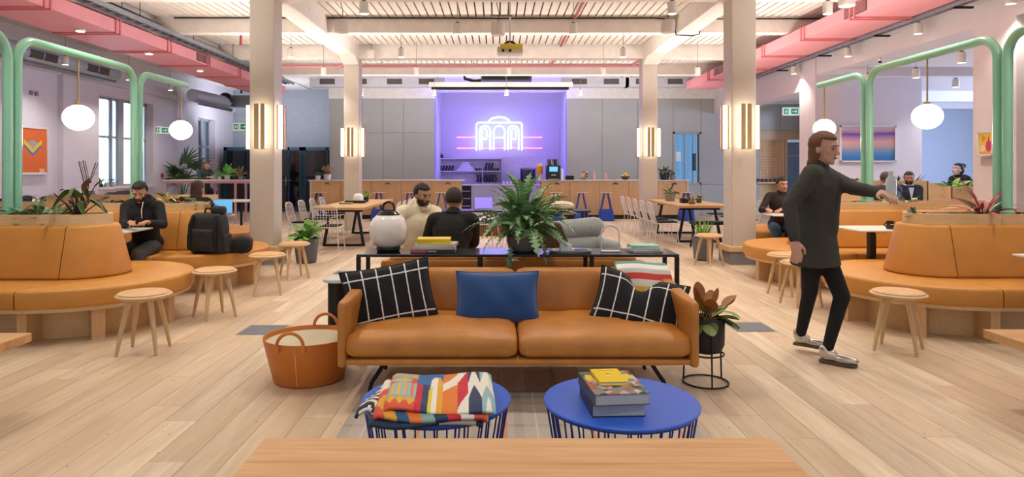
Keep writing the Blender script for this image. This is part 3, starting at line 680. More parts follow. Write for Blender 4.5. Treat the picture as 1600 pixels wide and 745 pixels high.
# ================================================================ FURNITURE
GX = .123       # sofa centre line
LEGB = mat('sofa_leg_metal', '#15161a', .4, .6)
def sofa(name, label, y_front, rz):
    """front faces -Y when rz = 0; origin at floor centre"""
    t = thing(name, label, 'sofa', (GX, y_front+.42, 0), rz)
    W = 2.2; fy = -.42
    MB().soft((0, 0, .262), (W-.02, .82, .05), .026, n=6).build('frame', TAN, t, smooth=60)
    for s in (-1, 1):
        def fl(p, s=s):
            if p.x*s < 0: p.x -= s*.035*max(0, (p.z+.02)/.22)*max(0, 1-(p.y/.42)**2)
            p.z += .05*max(0, (p.y+.3)/.7) if p.z > 0 else 0; return p
        MB().soft((s*(W/2-.032), -.01, .43), (.062, .82, .405), .028, n=10, fn=fl).build('armrest', TAN, t, smooth=60)
        def seatf(p):
            e = abs(p.x)/.515
            if p.z > 0: p.z -= .012*(1 if abs(p.y) > .33 else 0); p.z += .006*math.sin(p.x*19)*math.cos(p.y*13)
            return p
        c = MB().soft((s*.528, -.055, .358), (1.052, .745, .135), .052, .035, n=14, fn=seatf).build('seat_cushion', TAN, t, smooth=80)
        MB().tube([(s*.518-.5, -.42, .345), (s*.518+.5, -.42, .345)], .0035, 5).build('seam_piping', mat('dark_leather_seam', '#a86626', .5), c)
        R = Matrix.Rotation(ang(-9), 3, 'X')
        b = MB().soft((s*.515, .335, .56), (1.025, .13, .34), .055, .0, n=12, M=R, fn=lambda p: V((p.x, p.y-.02*(1-(p.x/.52)**2)*(1-(p.z/.17)**2), p.z))).build('back_cushion', TAN, t, smooth=80)
        MB().tube([(s*.515-.48, .27, .44), (s*.515+.48, .27, .44)], .003, 5).build('seam_piping', MATS['dark_leather_seam'], b)
    MB().soft((0, .40, .49), (W-.1, .05, .40), .024, n=6).build('back_panel', TAN, t, smooth=60)
    for sx in (-1, 1):
        for sy in (-1, 1):
            MB().tube([(sx*.82, sy*.30, .24), (sx*.90, sy*.33, .12), (sx*.93, sy*.34, 0)], [.014, .013, .011], 8).build('leg', LEGB, t)
        MB().tube([(sx*.82, -.30, .232), (sx*.82, .30, .232)], .012, 6).build('leg_rail', LEGB, t)
    return t
sofa('leather_sofa', 'tan leather two-cushion sofa in the foreground facing the viewer', 3.99, 0)
sofa('leather_sofa', 'tan leather sofa behind the black console, seen only by its back edge', 5.44, PI)
# cushions
def pillow(name, label, w, h, th, c, R, mt, cat='cushion', dip=0, n=22, lines=None):
    t = MB(); vs = []; fs = []; idx = {}
    def P(u, v, sd):
        k = (1-u*u)*(1-v*v)
        e = .93+.07*(u*u*v*v)
        x = w/2*u*(1-.07*(1-v*v)*abs(u)); z = h/2*v*(1-.09*(1-u*u)*abs(v))
        y = sd*th/2*k**.42
        y += .006*math.sin(u*7+v*3)*k; 
        if dip: z -= dip*math.exp(-((u+.05)/.22)**2)*max(0, v)**2; y += .3*dip*math.exp(-((u+.05)/.25)**2)*v
        return V((x, y, z))
    uv = []
    for sd in (-1, 1):
        base = len(vs)
        for j in range(n+1):
            for i in range(n+1): vs.append(P(2*i/n-1, 2*j/n-1, sd))
        for j in range(n):
            for i in range(n):
                a = base+j*(n+1)+i; f = (a, a+1, a+n+2, a+n+1); fs.append(f if sd < 0 else tuple(reversed(f)))
                q = [(i/n, j/n), ((i+1)/n, j/n), ((i+1)/n, (j+1)/n), (i/n, (j+1)/n)]; uv += q if sd < 0 else list(reversed(q))
    t.add(vs, fs); o = t.build(name, mt, smooth=180)
    ul = o.data.uv_layers.new(name='UV'); ul.data.foreach_set('uv', [x for p in uv for x in p])
    o.matrix_world = Matrix.Translation(c) @ R.to_4x4(); tag(o, label, cat)
    MB().tube([V(P(u, v, 0)) for u, v in [(-1+2*k/12, -1) for k in range(12)]+[(1, -1+2*k/12) for k in range(12)]+[(1-2*k/12, 1) for k in range(12)]+[(-1, 1-2*k/12) for k in range(12)]], .005, 6, closed=True).build('piping', mt, o)
    return o
def checkmat(name, nu, us, vs, vlines):
    m = bpy.data.materials.new(name); m.use_nodes = True; nt = m.node_tree; L = nt.links.new; N = nt.nodes.new; b = nt.nodes['Principled BSDF']
    b.inputs['Roughness'].default_value = .95; b.inputs['Sheen Weight'].default_value = .15
    u = N('ShaderNodeUVMap'); nz = N('ShaderNodeTexNoise'); nz.inputs['Scale'].default_value = 40; L(u.outputs[0], nz.inputs['Vector'])
    sp = N('ShaderNodeSeparateXYZ'); L(u.outputs[0], sp.inputs[0])
    def mth(op, a, bb, c=None):
        q = N('ShaderNodeMath'); q.operation = op
        for i, x in enumerate((a, bb, c)):
            if x is None: continue
            if isinstance(x, (int, float)): q.inputs[i].default_value = x
            else: L(x, q.inputs[i])
        return q.outputs[0]
    jit = mth('MULTIPLY_ADD', nz.outputs['Fac'], .012, -.006)
    x = mth('ADD', sp.outputs[0], jit); y = mth('ADD', sp.outputs[1], jit)
    fx = mth('FRACT', mth('MULTIPLY_ADD', x, nu, us), None); m1 = mth('LESS_THAN', mth('ABSOLUTE', mth('SUBTRACT', fx, .5), None), .5*.09*nu/6)
    acc = m1
    for vl in vlines: acc = mth('MAXIMUM', acc, mth('LESS_THAN', mth('ABSOLUTE', mth('SUBTRACT', y, vl), None), .012))
    mx = N('ShaderNodeMix'); mx.data_type = 'RGBA'; mx.inputs['A'].default_value = (*lin('#17171a'), 1); mx.inputs['B'].default_value = (*lin('#e9e7e2'), 1); L(acc, mx.inputs['Factor']); L(mx.outputs['Result'], b.inputs['Base Color'])
    return m
def RX(pitch, yaw=0, roll=0): return (Matrix.Rotation(ang(yaw), 3, 'Z') @ Matrix.Rotation(ang(pitch), 3, 'X') @ Matrix.Rotation(ang(roll), 3, 'Y'))
CH1 = checkmat('windowpane_check', 6.2, .05, 0, [.13, .82]); CH2 = checkmat('windowpane_check_b', 5.6, .2, 0, [.2, .84])
pillow('throw_pillow', 'black throw pillow with white windowpane check leaning on the left sofa arm', .60, .41, .16, (X(608, 4.42), 4.42, .595), RX(-16, 12, -9), CH1)
pillow('throw_pillow', 'plain dark blue velvet throw pillow in the middle of the sofa', .565, .345, .15, (X(777, 4.46), 4.46, .575), RX(-18, 0, 0), mat('blue_velvet', '#0f4682', .85, sheen=.6, var=.12, scale=5))
pillow('throw_pillow', 'black throw pillow with white check slumped and dented by the right sofa arm', .60, .38, .17, (X(998, 4.42), 4.40, .545), RX(-24, -10, 13), CH2, dip=.12)
# striped folded blanket over the sofa back
def stripe(u, v):
    if v > .95: return '#4f9a96'
    if v > .76: return '#e6e2d8'
    if v > .56: return '#dc4238'
    if v > .34: return '#e2ddd2'
    return '#e3b22c'
def bpos(u, v):
    a = v; y = 4.60+.10*a+(.012*math.sin(u*9)*(1-a)); z = .545+.21*a
    if a > .9: y += (a-.9)*1.2; z += .01*math.sin((a-.9)*15)
    return V((.835+.37*u+(.03*(1-a)), y-.045, z+.008*math.sin(u*5)))
o = painted('striped_blanket', stripe, bpos, 30, 50); tag(o, 'folded wool blanket striped teal, white, red and yellow over the sofa back', 'blanket')
sd = o.modifiers.new('thickness', 'SOLIDIFY'); sd.thickness = .03; sd.offset = -1
# black console between the sofas
t = thing('console_table', 'long black metal console table between the two sofas', 'console table', (.15, 5.2, 0))
MB().b2(-1.22, 1.22, -.2, .2, .77, .79).build('table_top', mat('black_lacquer', '#1c1c1f', .22, var=.05), t, bevel=.004)
for x in (-1.205, -.29, .56, 1.205):
    for y in (-.185, .185): MB().b2(x-.015, x+.015, y-.015, y+.015, 0, .77).build('leg', BLACK, t)
for y in (-.185, .185): MB().b2(-1.205, 1.205, y-.015, y+.015, .04, .07).build('rail', BLACK, t)
# little side table
t = thing('side_table', 'small white topped side table with black drum base left of the sofa back', 'side table', (-1.19, 4.915, 0))
MB().lathe([(0, .60), (.10, .60), (.105, .606), (.105, .618), (.10, .624), (0, .624)], n=28, sy=.8).build('table_top', mat('white_marble', '#d8dbdc', .2, var=.08), t)
MB().lathe([(.07, 0), (.07, .60)], n=20).build('base', BLACK, t)
# basket
t = thing('leather_basket', 'round orange leather basket with two loop handles left of the sofa', 'basket', (-1.295, 4.54, 0))
BSK = mat('saddle_leather', '#c8752e', .45, var=.08, bump=.08)
MB().lathe([(0, .01), (.22, .0), (.235, .012), (.30, .285), (.303, .30), (.297, .30), (.288, .285), (.225, .02), (0, .02)], n=48, sy=.98).build('shell', BSK, t, smooth=50)
MB().lathe([(.223, .024), (.284, .27)], n=48, sy=.98).build('lining', mat('canvas_lining', '#c9bca0', .9, bump=.1), t)
for s in (-1, 1):
    y = s*.29; h = MB().tube([(x, y*(1-.02*abs(x)), z) for x, _, z in arc((.04*s, 0, .295), .085, 0, PI, 12)], .011, 8).build('handle', BSK, t)
    for q in (-1, 1): MB().b2(.04*s+q*.085-.014, .04*s+q*.085+.014, y-.008, y+.008, .255, .3).build('handle_tab', BSK, h)
MB().box((-.01, -.262, .15), (.006, .006, .27), M=Matrix.Rotation(ang(13.5), 3, 'X')).build('stitching', mat('stitch_thread', '#d9a876', .8), t)
MB().box((.05, .262, .16), (.03, .006, .25), M=Matrix.Rotation(ang(-13.5), 3, 'X')).build('inner_strap', BSK, t)
# blue wire coffee tables
def coffee(label, x, y, r):
    t = thing('coffee_table', label, 'coffee table', (x, y, 0), group='cobalt blue coffee tables')
    MB().lathe([(0, .386), (r-.004, .386), (r, .390), (r, .397), (r-.004, .401), (0, .401)], n=64).build('table_top', BLUE, t)
    rr = r*.78
    MB().tube([(rr*math.cos(2*PI*k/48), rr*math.sin(2*PI*k/48), .008) for k in range(48)], .005, 8, closed=True).build('base_ring', BLUED, t)
    MB().tube([(.96*r*math.cos(2*PI*k/48), .96*r*math.sin(2*PI*k/48), .38) for k in range(48)], .005, 8, closed=True).build('top_ring', BLUED, t)
    for k in range(16):
        for d in (-1, 1):
            a = 2*PI*k/16; b = a+d*.06
            MB().tube([(.96*r*math.cos(b), .96*r*math.sin(b), .38), (rr*math.cos(a+d*.10), rr*math.sin(a+d*.10), .008)], .0042, 6).build('wire_leg', BLUED, t)
coffee('round cobalt blue wire coffee table carrying the two big books', .55, 2.966, .345)
coffee('round cobalt blue wire coffee table under the patterned blanket', -.277, 3.0, .335)
# rug
def rugc(u, v):
    x = u*2.0; y = v*2.3
    a = x % .24; b = y % .24; c = '#b7aea3'
    if a < .05 or b < .05: c = '#aca399'
    if a < .05 and b < .05: c = '#9b9289'
    if .12 < a < .14: c = '#c9beb0'
    if (x+.06) % .48 < .014: c = '#d08a64'
    if (y+.1) % .72 < .016: c = '#c98f6e'
    return c
RX0, RY0 = -.86, 2.05
o = painted('woven_rug', rugc, lambda u, v: V((RX0+1.98*u, RY0+2.2*v, .009)), 150, 165); tag(o, 'grey beige plaid woven rug with thin orange lines under the coffee tables', 'rug')
sd = o.modifiers.new('thickness', 'SOLIDIFY'); sd.thickness = .008; sd.offset = -1
# wooden slab benches
def slab(label, x0, x1, y0, y1, z, th, mt, lx):
    t = thing('slab_table', label, 'table', ((x0+x1)/2, (y0+y1)/2, 0)); w = (x1-x0)/2; d = (y1-y0)/2; n = 6
    for k in range(n):
        MB().b2(-w, w, -d+2*d*k/n+.0006, -d+2*d*(k+1)/n-.0006, z-th, z).build('board', mt, t, bevel=.0012, seg=1)
    for x in lx: MB().b2(x-.03, x+.03, -d+.08, d-.08, 0, z-th).build('panel_leg', mt, t)
slab('long honey oak table across the bottom foreground', -.849, .998, 1.2, 2.42, .45, .045, BENCH, (-.6, .6))
slab('low honey oak table cut by the left edge of the picture', -4.3, -2.80, 2.7, 3.98, .45, .05, BENCH, (-.5, .4))
slab('low honey oak table cut by the right edge of the picture', 2.98, 4.5, 2.8, 4.07, .45, .05, BENCH, (-.4, .5))
# patterned blanket on the left table
def zig(u, v):
    v2 = v
    if u < .27:
        uu = u/.27
        if v > .82: return '#e0a13a' if (abs(uu*3 % 1-.5)+abs((v-.91)*6)) < .45 else '#8fb0ae'
        if v > .62: return '#d9523c' if (uu > .8 or abs((v-.72)*9)+abs(uu-.5)*1.2 > .95) else '#e3b52c' if abs((v-.72)*9)+abs(uu-.5)*3 < .6 else '#9bb6b2'
        if v > .28: 
            k = uu*4 % 1
            return '#e3b52c' if .25 < k < .7 and uu < .62 else '#dd7a4a' if .2 < k < .6 and uu > .62 else '#9ab4b4'
        return '#e2a932' if abs((v-.14)*6)+abs(uu*3 % 1-.5) < .62 else '#8aa8a8' if v > .1 else '#d4583c'
    if u < .33: return '#c3243c' if (v < .55) != (v < .2) else '#c3243c' if v < .6 else '#2f6aa0'
    if u < .39: return '#2e3a5c' if v < .62 else '#2f6aa0'
    if u < .52:
        w = v-.30+abs(u-.455)*4
        if w > .75 or v > .93: return '#2f6aa0'
        if w > .42: return '#2f6aa0' if u < .40 else '#e8e3d4' if u < .47 else '#e0a32f'
        return '#d9c83a' if u < .42 else '#e8e3d4' if u < .47 else '#e0a32f'
    if u < .66:
        s = v-(u-.52)*1.7
        if s > .72: return '#df7a30'
        if s > .42: return '#e8e3d4'
        if s > .02: return '#df7a30'
        return '#df7a30'
    if u < .76:
        s = v-(u-.66)*3.0
        if s > .72: return '#e8e3d4'
        if s > .02: return '#c8213c'
        return '#e8e3d4'
    s = v+abs(((u-.76)/.24)*2 % 1-.5)*(.9)*(1 if 1 else 1)
    if s > 1.12: return '#2e3a5c' if u < .88 else '#8fb4bc'
    if s > .62: return '#e8e3d4'
    if s > .3 and u > .88: return '#8fb4bc'
    return '#2e3a5c' if u < .88 else '#e8e3d4' if s < .2 else '#8fb4bc'
BL = thing('patterned_blanket', 'folded wool blanket with bright geometric chevrons on the left blue table', 'blanket', (-.29, 2.99, .401))
def layer(name, z, th, x0, x1, y0, y1, fn, seed, roll=.03, skew=-.025, nx=90, ny=44):
    rr = random.Random(seed)
    def pos(u, v):
        # v from front fold to back; front edge rolls down
        e = min(1, v/.10); zz = z+th*(math.sin(e*PI/2))
        ez = min(1, u/.04, (1-u)/.04); zz -= (1-ez)*th*.5
        y = lerp(y0, y1, v)-(.0 if v > .1 else .012*math.cos(e*PI/2)); x = lerp(x0, x1, u)+skew*(v-.5)
        zz += .006*math.sin(u*8+seed)+.004*math.sin(v*9+u*5+seed)
        y += .012*math.sin(u*5+seed)*(1-v)
        return V((x, y, zz))
    o = painted(name, fn, pos, nx, ny, BL)
    s = o.modifiers.new('thickness', 'SOLIDIFY'); s.thickness = th*.9; s.offset = -1
    return o
layer('top_fold', .058, .020, -.185, .27, -.315, .095, zig, 1, nx=150, ny=90)
layer('middle_fold', .034, .022, -.225, .24, -.33, .09, lambda u, v: ['#d5523a', '#e0a43a', '#2d5d86', '#df7a30', '#7fa6a2', '#1f3354', '#c8213c', '#e8e3d4'][int((u*9+math.sin(v*6)) % 8)], 2)
layer('bottom_fold', .011, .02, -.245, .215, -.325, .08, lambda u, v: ['#1f2f50', '#243a5e', '#e0dccf', '#1f2f50', '#2d5d86'][int((u*3+v*11+math.sin(u*20)*.4) % 5)], 3)
layer('striped_corner', .03, .016, -.27, -.15, -.25, .06, lambda u, v: ['#1b2740', '#e8e3d4'][int((v*11+u*3+abs(u-.5)*4) % 2)], 5, skew=.06, nx=30, ny=40)
# books
PAPER = mat('book_pages', '#d9d3c6', .8, var=.05, scale=80)
def book(label, w, d, h, c, rz, cover, paint=None, mt=None, spine=None, sidew=None, group=None, pages=None):
    """w along x, d along y; spine on the left (-x)"""
    t = thing('book', label, 'book', c, rz, group)
    k = .0035; cm = mt or mat('book_cover_'+cover[1:], cover, .4)
    MB().b2(-w/2+k, w/2-.004, -d/2+.004, d/2-.004, k, h-k).build('page_block', pages or PAPER, t)
    MB().b2(-w/2, w/2, -d/2, d/2, 0, k).build('back_cover', cm, t); 
    MB().b2(-w/2, -w/2+k, -d/2, d/2, k, h-k).build('spine', spine or cm, t)
    if paint: 
        q = painted('front_cover', paint, lambda u, v: V((-w/2+w*u, -d/2+d*v, h)), 56, 70, t); s = q.modifiers.new('thickness', 'SOLIDIFY'); s.thickness = k; s.offset = -1
    else: MB().b2(-w/2, w/2, -d/2, d/2, h-k, h).build('front_cover', cm, t)
    return t
def spots(pal, seed, band=None):
    r = random.Random(seed); pts = [(r.random(), r.random(), r.choice(pal)) for _ in range(90)]
    def fn(u, v):
        if band and band(u, v): return band(u, v)
        return min(pts, key=lambda p: (p[0]-u)**2+(p[1]-v)**2)[2]
    return fn
def b1(u, v):
    if .55 < v < .62 and .2 < u < .85 and int(u*40) % 3: return '#f2efe8'
    if v > .62 and abs(u-.5) < .42 and v < .85: return '#e7c22f' if u < .2 or u > .7 else None
    return None
GP = mat('grey_pages', '#a3a5ad', .7, var=.12, scale=200)
book('thick large grey edged book lying directly on the right blue table', .225, .29, .052, (.495, 2.90, .402), ang(3), '#2a2a2c', pages=GP)
book('large picture book with a colourful collage cover, under the yellow book', .235, .305, .050, (.50, 2.89, .455), ang(6), '#57534d', spots(['#8c8276', '#b59a8a', '#5f6a62', '#c7bdb2', '#a4644c', '#6e8290', '#3f4a44', '#c9a09a'], 3, b1), pages=GP)
def yb(u, v):
    if .55 < v < .62 and abs(u-.5) < .06: return '#3a3420'
    if .86 < v < .88 and abs(u-.5) < .3: return '#7a6a20'
    if .44 < v < .5 and abs(u-.46) < .05: return '#efe9c8'
    return '#e8c41c'
book('small bright yellow book on top of the stack on the right blue table', .125, .185, .016, (.49, 2.93, .506), ang(5), '#e8c41c', yb)
# things on the console
CZ = .7905
t = thing('globe_lantern', 'white opal lantern with black cap and loop handle on the console left end', 'lamp', (X(607, 5.2), 5.2, CZ))
MB().lathe([(.085, 0), (.095, .02), (.09, .04), (.0, .045)], n=28).build('base', BLACK, t)
MB().lathe([(.085, .035), (.12, .06), (.145, .11), (.149, .16), (.147, .20), (.125, .255), (.09, .285), (.0, .29)], n=40).build('shade', mat('opal_milk', '#ece9e2', .15, var=0, coat=.5), t, smooth=80)
MB().lathe([(.092, .275), (.09, .29), (.06, .315), (.03, .33), (0, .332)], n=28).build('cap', mat('gloss_black', '#151515', .15), t)
MB().tube([(-.045, 0, .31)]+arc((0, 0, .34), .045, PI, 0, 10)+[(.045, 0, .31)], .009, 8).build('handle', MATS['gloss_black'], t)
def cov(u, v): return '#d0506a' if u < .35 and int((u*30+v*20)) % 3 else '#e8e4da' if .38 < u < .6 and .3 < v < .6 and int(u*50) % 2 else '#2a2826'
BX = X(678, 5.17)
b = book('black and pink magazine at the bottom of the console book stack', .34, .25, .026, (BX, 5.2, CZ), ang(0), '#26242a', cov); 
MB().b2(-.165, -.05, -.1265, -.1255, .004, .022).build('pink_spine_print', mat('pink_print', '#d65a72', .5, var=.3, scale=40), b)
for k in range(5): MB().b2(-.04+k*.014, -.03+k*.014, -.1265, -.1255, .008, .018).build('lettering', mat('white_print', '#e8e4dc', .6), b)
MB().b2(-.17, .17, -.125, -.1255, .003, .024).build('spine', mat('book_spine_dark', '#35302e', .5), b)
book('cream magazine, second from the bottom of the console book stack', .32, .24, .018, (BX+.01, 5.2, CZ+.0265), ang(4), '#cfc3ab')
book('thick cream book under the yellow book on the console', .31, .22, .022, (BX+.02, 5.2, CZ+.045), ang(-5), '#d8cdb4')
b = book('yellow cloth book topping the stack on the console', .26, .19, .036, (BX+.0, 5.2, CZ+.0675), ang(3), '#e3c61e')
MB().b2(-.13, .13, -.096, -.094, .0, .036).build('spine', MATS['book_cover_#e3c61e'[0:11]+'e3c61e'] if False else mat('book_cover_e3c61e', '#e3c61e', .4), b)
bx2 = X(1007, 5.2)
book('white magazine at the bottom of the right console stack', .24, .2, .014, (bx2, 5.2, CZ), ang(6), '#b9b8b4')
book('white paperback in the middle of the right console stack', .235, .19, .018, (bx2-.005, 5.2, CZ+.0145), ang(-4), '#e2e2de')
book('mint green book topping the right console stack', .215, .17, .02, (bx2-.01, 5.2, CZ+.033), ang(3), '#8fcabb')
t = thing('arch_lamp', 'slim white arch shaped table lamp on the right of the console', 'lamp', (X(953.5, 5.16), 5.16, CZ))
MB().b2(-.075, .075, -.03, .03, 0, .01).build('base', WWIRE, t, bevel=.002)
a_ = [(-.07, 0, .005), (-.07, 0, .135)]+arc((0, 0, .135), .07, PI, 0, 16)[1:]+[(.07, 0, .005)]
MB().tube(a_, .0055, 8).build('arch_tube', mat('lamp_satin', '#dcdce6', .3, .3), t)
t = thing('serving_tray', 'oval black and cream tray under the house shaped box', 'tray', (X(891, 5.15), 5.15, CZ))
MB().lathe([(0, .004), (.15, .004), (.17, .018), (.173, .018), (.155, 0), (0, 0)], n=36, sy=.75).build('tray', mat('tray_celadon', '#a9aa94', .3), t); MB().lathe([(0, .005), (.12, .005), (.12, .008), (0, .008)], n=30, sy=.7).build('tray_inlay', mat('tray_blue', '#27406e', .3), t)
t = thing('house_tissue_box', 'small white house shaped tissue box on the tray', 'box', (X(884, 5.15), 5.15, CZ+.009))
MB().add([V(p) for p in [(-.045, -.04, 0), (.045, -.04, 0), (.045, -.04, .045), (0, -.04, .072), (-.045, -.04, .045), (-.045, .04, 0), (.045, .04, 0), (.045, .04, .045), (0, .04, .072), (-.045, .04, .045)]], [(0, 1, 2, 3, 4), (9, 8, 7, 6, 5), (0, 5, 6, 1), (1, 6, 7, 2), (2, 7, 8, 3), (3, 8, 9, 4), (4, 9, 5, 0)]).build('house_body', mat('ceramic_white', '#e8eaf0', .3), t, bevel=.002)
MB().b2(-.01, .01, -.0415, -.0395, 0, .022).build('door', MATS['ceramic_white'], t)
tag(MB().b2(-.05, .05, -.035, .035, 0, .006).build('blue_card', mat('card_blue', '#2f57a8', .5), loc=(X(908, 5.12), 5.12, CZ+.0185)), 'flat blue card lying on the tray right of the house box', 'card')
# stools
def stool_proto():
    t = thing('wooden_stool', 'oak stool', 'stool')
    MB().lathe([(0, .425), (.17, .425), (.198, .437), (.205, .447), (.198, .455), (.18, .458), (0, .458)], n=40).build('seat', wood('stool_oak', '#dcc09a', '#c7a47a', rough=.45), t, smooth=50)
    MB().lathe([(.186, .457), (.186, .464), (.17, .472), (0, .475)], n=40).build('leather_pad', mat('pad_leather', '#d6a873', .5, bump=.06), t, smooth=50)
    for k in range(4):
        a = PI/4+k*PI/2+.12; c, s = math.cos(a), math.sin(a)
        MB().tube([(c*.10, s*.10, .43), (c*.125, s*.125, .36), (c*.17, s*.17, .18), (c*.205, s*.205, 0)], [.026, .022, .018, .012], 10).build('leg', wood('stool_leg_oak', '#d9bb92', '#c39e70', axis=2), t)
        MB().tube([(c*.125, s*.125, .425), (0, 0, .40)], [.018, .014], 8).build('brace', MATS['stool_oak'], t)
    return t
ST = [(-2.79, 5.22, 0, 'nearest of the left row, before the first left booth'), (-2.75, 6.43, .7, 'second nearest of the left row'), (-2.65, 7.62, .2, 'third of the left row'), (-2.69, 8.75, .5, 'farthest of the left row, beside the potted plant'),
      (3.18, 5.26, .75, 'nearest of the right row, before the first right booth'), (3.2, 7.0, .1, 'behind the walking woman, nearer to the viewer'), (3.31, 7.62, .6, 'behind the walking woman, farther from the viewer'), (3.15, 9.88, .45, 'in front of the pot by the right near column')]
sp_ = None
for x, y, r, l in ST:
    if sp_ is None: sp_ = stool_proto(); sp_.location = (x, y, 0); sp_.rotation_euler.z = r; tag(sp_, 'round oak stool with leather pad, '+l, 'stool', 'oak stools along the booths')
    else: dup(sp_, (x, y, 0), r, 'round oak stool with leather pad, '+l)
# floor boxes
for x, y, w, l in ((X(411, 5.9), 5.91, .36, 'grey floor access panel left of the basket'), (X(1172, 6.0), 6.02, .36, 'grey floor access panel right of the plant stand'), (X(540, 9.2), 9.2, .3, 'grey floor access panel beyond the console, left side')):
    t = thing('floor_box', l, 'floor panel', (x, y, 0)); MB().b2(-w/2, w/2, -w/2, w/2, .0005, .003).build('frame', STEEL, t); MB().b2(-w/2+.015, w/2-.015, -w/2+.015, w/2-.015, .003, .005).build('lid', mat('box_lid', '#6e7178', .6, bump=.3, bscale=300), t)
# ================================================================ BOOTHS
def sweep(sec, dx, kind, s0, s1, n=24, cx=0, closed=True):
    """sec: list of (r, z) going round; kind 'arc' (angles), 'front' or 'back' (lengths)"""
    mb = MB(); vs = []; fs = []; N = n if kind == 'arc' else 1; S = len(sec)
    for i in range(N+1):
        t = lerp(s0, s1, i/N)
        for r, z in sec:
            if kind == 'arc': vs.append((cx-dx*r*math.cos(t), r*math.sin(t), z))
            elif kind == 'front': vs.append((cx+dx*t, -r, z))
            else: vs.append((cx+dx*t, r, z))
    for i in range(N):
        for k in range(S): fs.append((i*S+k, i*S+(k+1) % S, (i+1)*S+(k+1) % S, (i+1)*S+k))
    fs += [tuple(range(S-1, -1, -1)), tuple(N*S+k for k in range(S))]
    mb.add(vs, fs)
    import bmesh
    return mb
def recalc(o):
    import bmesh
    b = bmesh.new(); b.from_mesh(o.data); bmesh.ops.recalc_face_normals(b, faces=b.faces); b.to_mesh(o.data); b.free(); return o
def rr(r0, r1, z0, z1, c=.03, slant=0, n=3):
    """rounded section, slant moves the top inward"""
    out = []
    for (r, z, a0) in ((r1-c, z0+c, -90), (r1-c, z1-c, 0), (r0+c, z1-c, 90), (r0+c, z0+c, 180)):
        for k in range(n+1):
            a = ang(a0+90*k/n); rr_ = r+c*math.cos(a); zz = z+c*math.sin(a); out.append((rr_-slant*(zz-z0)/(z1-z0), zz))
    return out
def booth(label, sgn, cx, cy, xlen, R=.93):
    dx = sgn; L = xlen
    t = thing('booth_sofa', label, 'booth seat', (cx, cy, 0))
    def put(name, sec, kind, a, b, mt, par=t, bev=0, n=24): return recalc(sweep(sec, dx, kind, a, b, n).build(name, mt, par, smooth=40, bevel=bev))
    seat = rr(.30, R, .30, .455, .028); back = rr(.16, .39, .455, .925, .03, slant=.11); h = PI/2
    put('seat_cushion', seat, 'arc', -h+.01, h-.01, ORANGE)
    put('backrest', back, 'arc', -h+.008, h-.008, ORANGE)
    s = 0
    while s < L-.1:
        e = min(L, s+1.3)
        for k in ('front', 'back'):
            put('seat_cushion', seat, k, s+.006, e-.006, ORANGE, bev=.006); put('backrest', back, k, s+.006, e-.006, ORANGE)
        s = e
    rim = [(.2, .27), (R-.03, .27), (R-.03, .30), (.2, .30)]; pl = [(.0, 0), (.62, 0), (.62, .27), (.0, .27)]; bx = [(.19, .84), (.225, .84), (.225, 1.02), (.19, 1.02)]; so = [(0.0, .9), (.19, .9), (.19, .985), (0.0, .985)]
    for nm, sec, mt in (('seat_rim', rim, OAK), ('plinth', pl, OAK), ('planter_edge', bx, OAK), ('soil', so, SOIL)):
        put(nm, sec, 'arc', -h, h, mt)
        for k in ('front', 'back'): put(nm, sec, k, 0, L, mt)
    for s_ in (0.02, 1.32):
        if s_ < L:
            for q in (-1, 1): MB().b2(dx*s_-.04, dx*s_+.04, q*.6, q*(R-.12), 0, .27).build('plinth_block', OAKZ, t)
    for a in (-.9, 0, .9):
        MB().box((-dx*.71*math.cos(a), .71*math.sin(a), .135), (.19, .10, .27), rz=(PI if dx > 0 else 0)-dx*a*1.0).build('plinth_block', OAKZ, t)
    return t
LC, RC = -3.87, 4.12
booth('nearest left orange leather booth island with round end', -1, LC, 6.22, 2.9)
booth('second left orange leather booth island, with the seated man in black', -1, LC, 8.36, 3.2)
booth('third left orange leather booth island behind the near column', -1, -4.78, 10.75, 2.4)
booth('nearest right orange leather booth island with round end', 1, RC, 6.32, 2.4)
booth('second right orange leather booth island behind the walking woman', 1, 4.18, 8.62, 2.3)
booth('third right orange leather booth island beyond the second', 1, 4.9, 11.0, 1.2)
# booth tables
def btable(label, x0, x1, y0, y1, z, px, mt=None):
    t = thing('booth_table', label, 'table', (px, (y0+y1)/2, 0)); cy = (y1-y0)/2
    MB().soft(((x0+x1)/2-px, 0, z-.012), (abs(x1-x0), y1-y0, .024), .011, n=4).build('table_top', mt or mat('laminate_white', '#e6e0d8', .35), t, smooth=50)
    MB().b2(-.035, .035, -.035, .035, .012, z-.03).build('post', BLACK, t); MB().lathe([(.2, 0), (.2, .008), (.05, .014)], n=20).build('base', BLACK, t)
    MB().b2(.02, .14, -.05, .05, z-.06, z-.025).build('power_box', MATS['lamp_white'], t, bevel=.004)
    return t
btable('white table between the first and second left booths', -4.9, -3.93, 6.98, 7.56, .775, -4.22)
btable('white table between the first and second right booths', 3.92, 4.9, 7.17, 7.80, .775, 4.22)
btable('white table tip at the left edge before the first booth', -5.0, -4.0, 4.55, 5.1, .775, -4.4)
btable('white table tip at the right edge before the first booth', 4.03, 5.0, 4.6, 5.2, .775, 4.5)
btable('white table beyond the second left booth with the laptop', -4.9, -3.9, 9.3, 9.85, .775, -4.3)
btable('white table beyond the second right booth with the seated man', 3.98, 4.8, 9.55, 10.1, .775, 4.3)
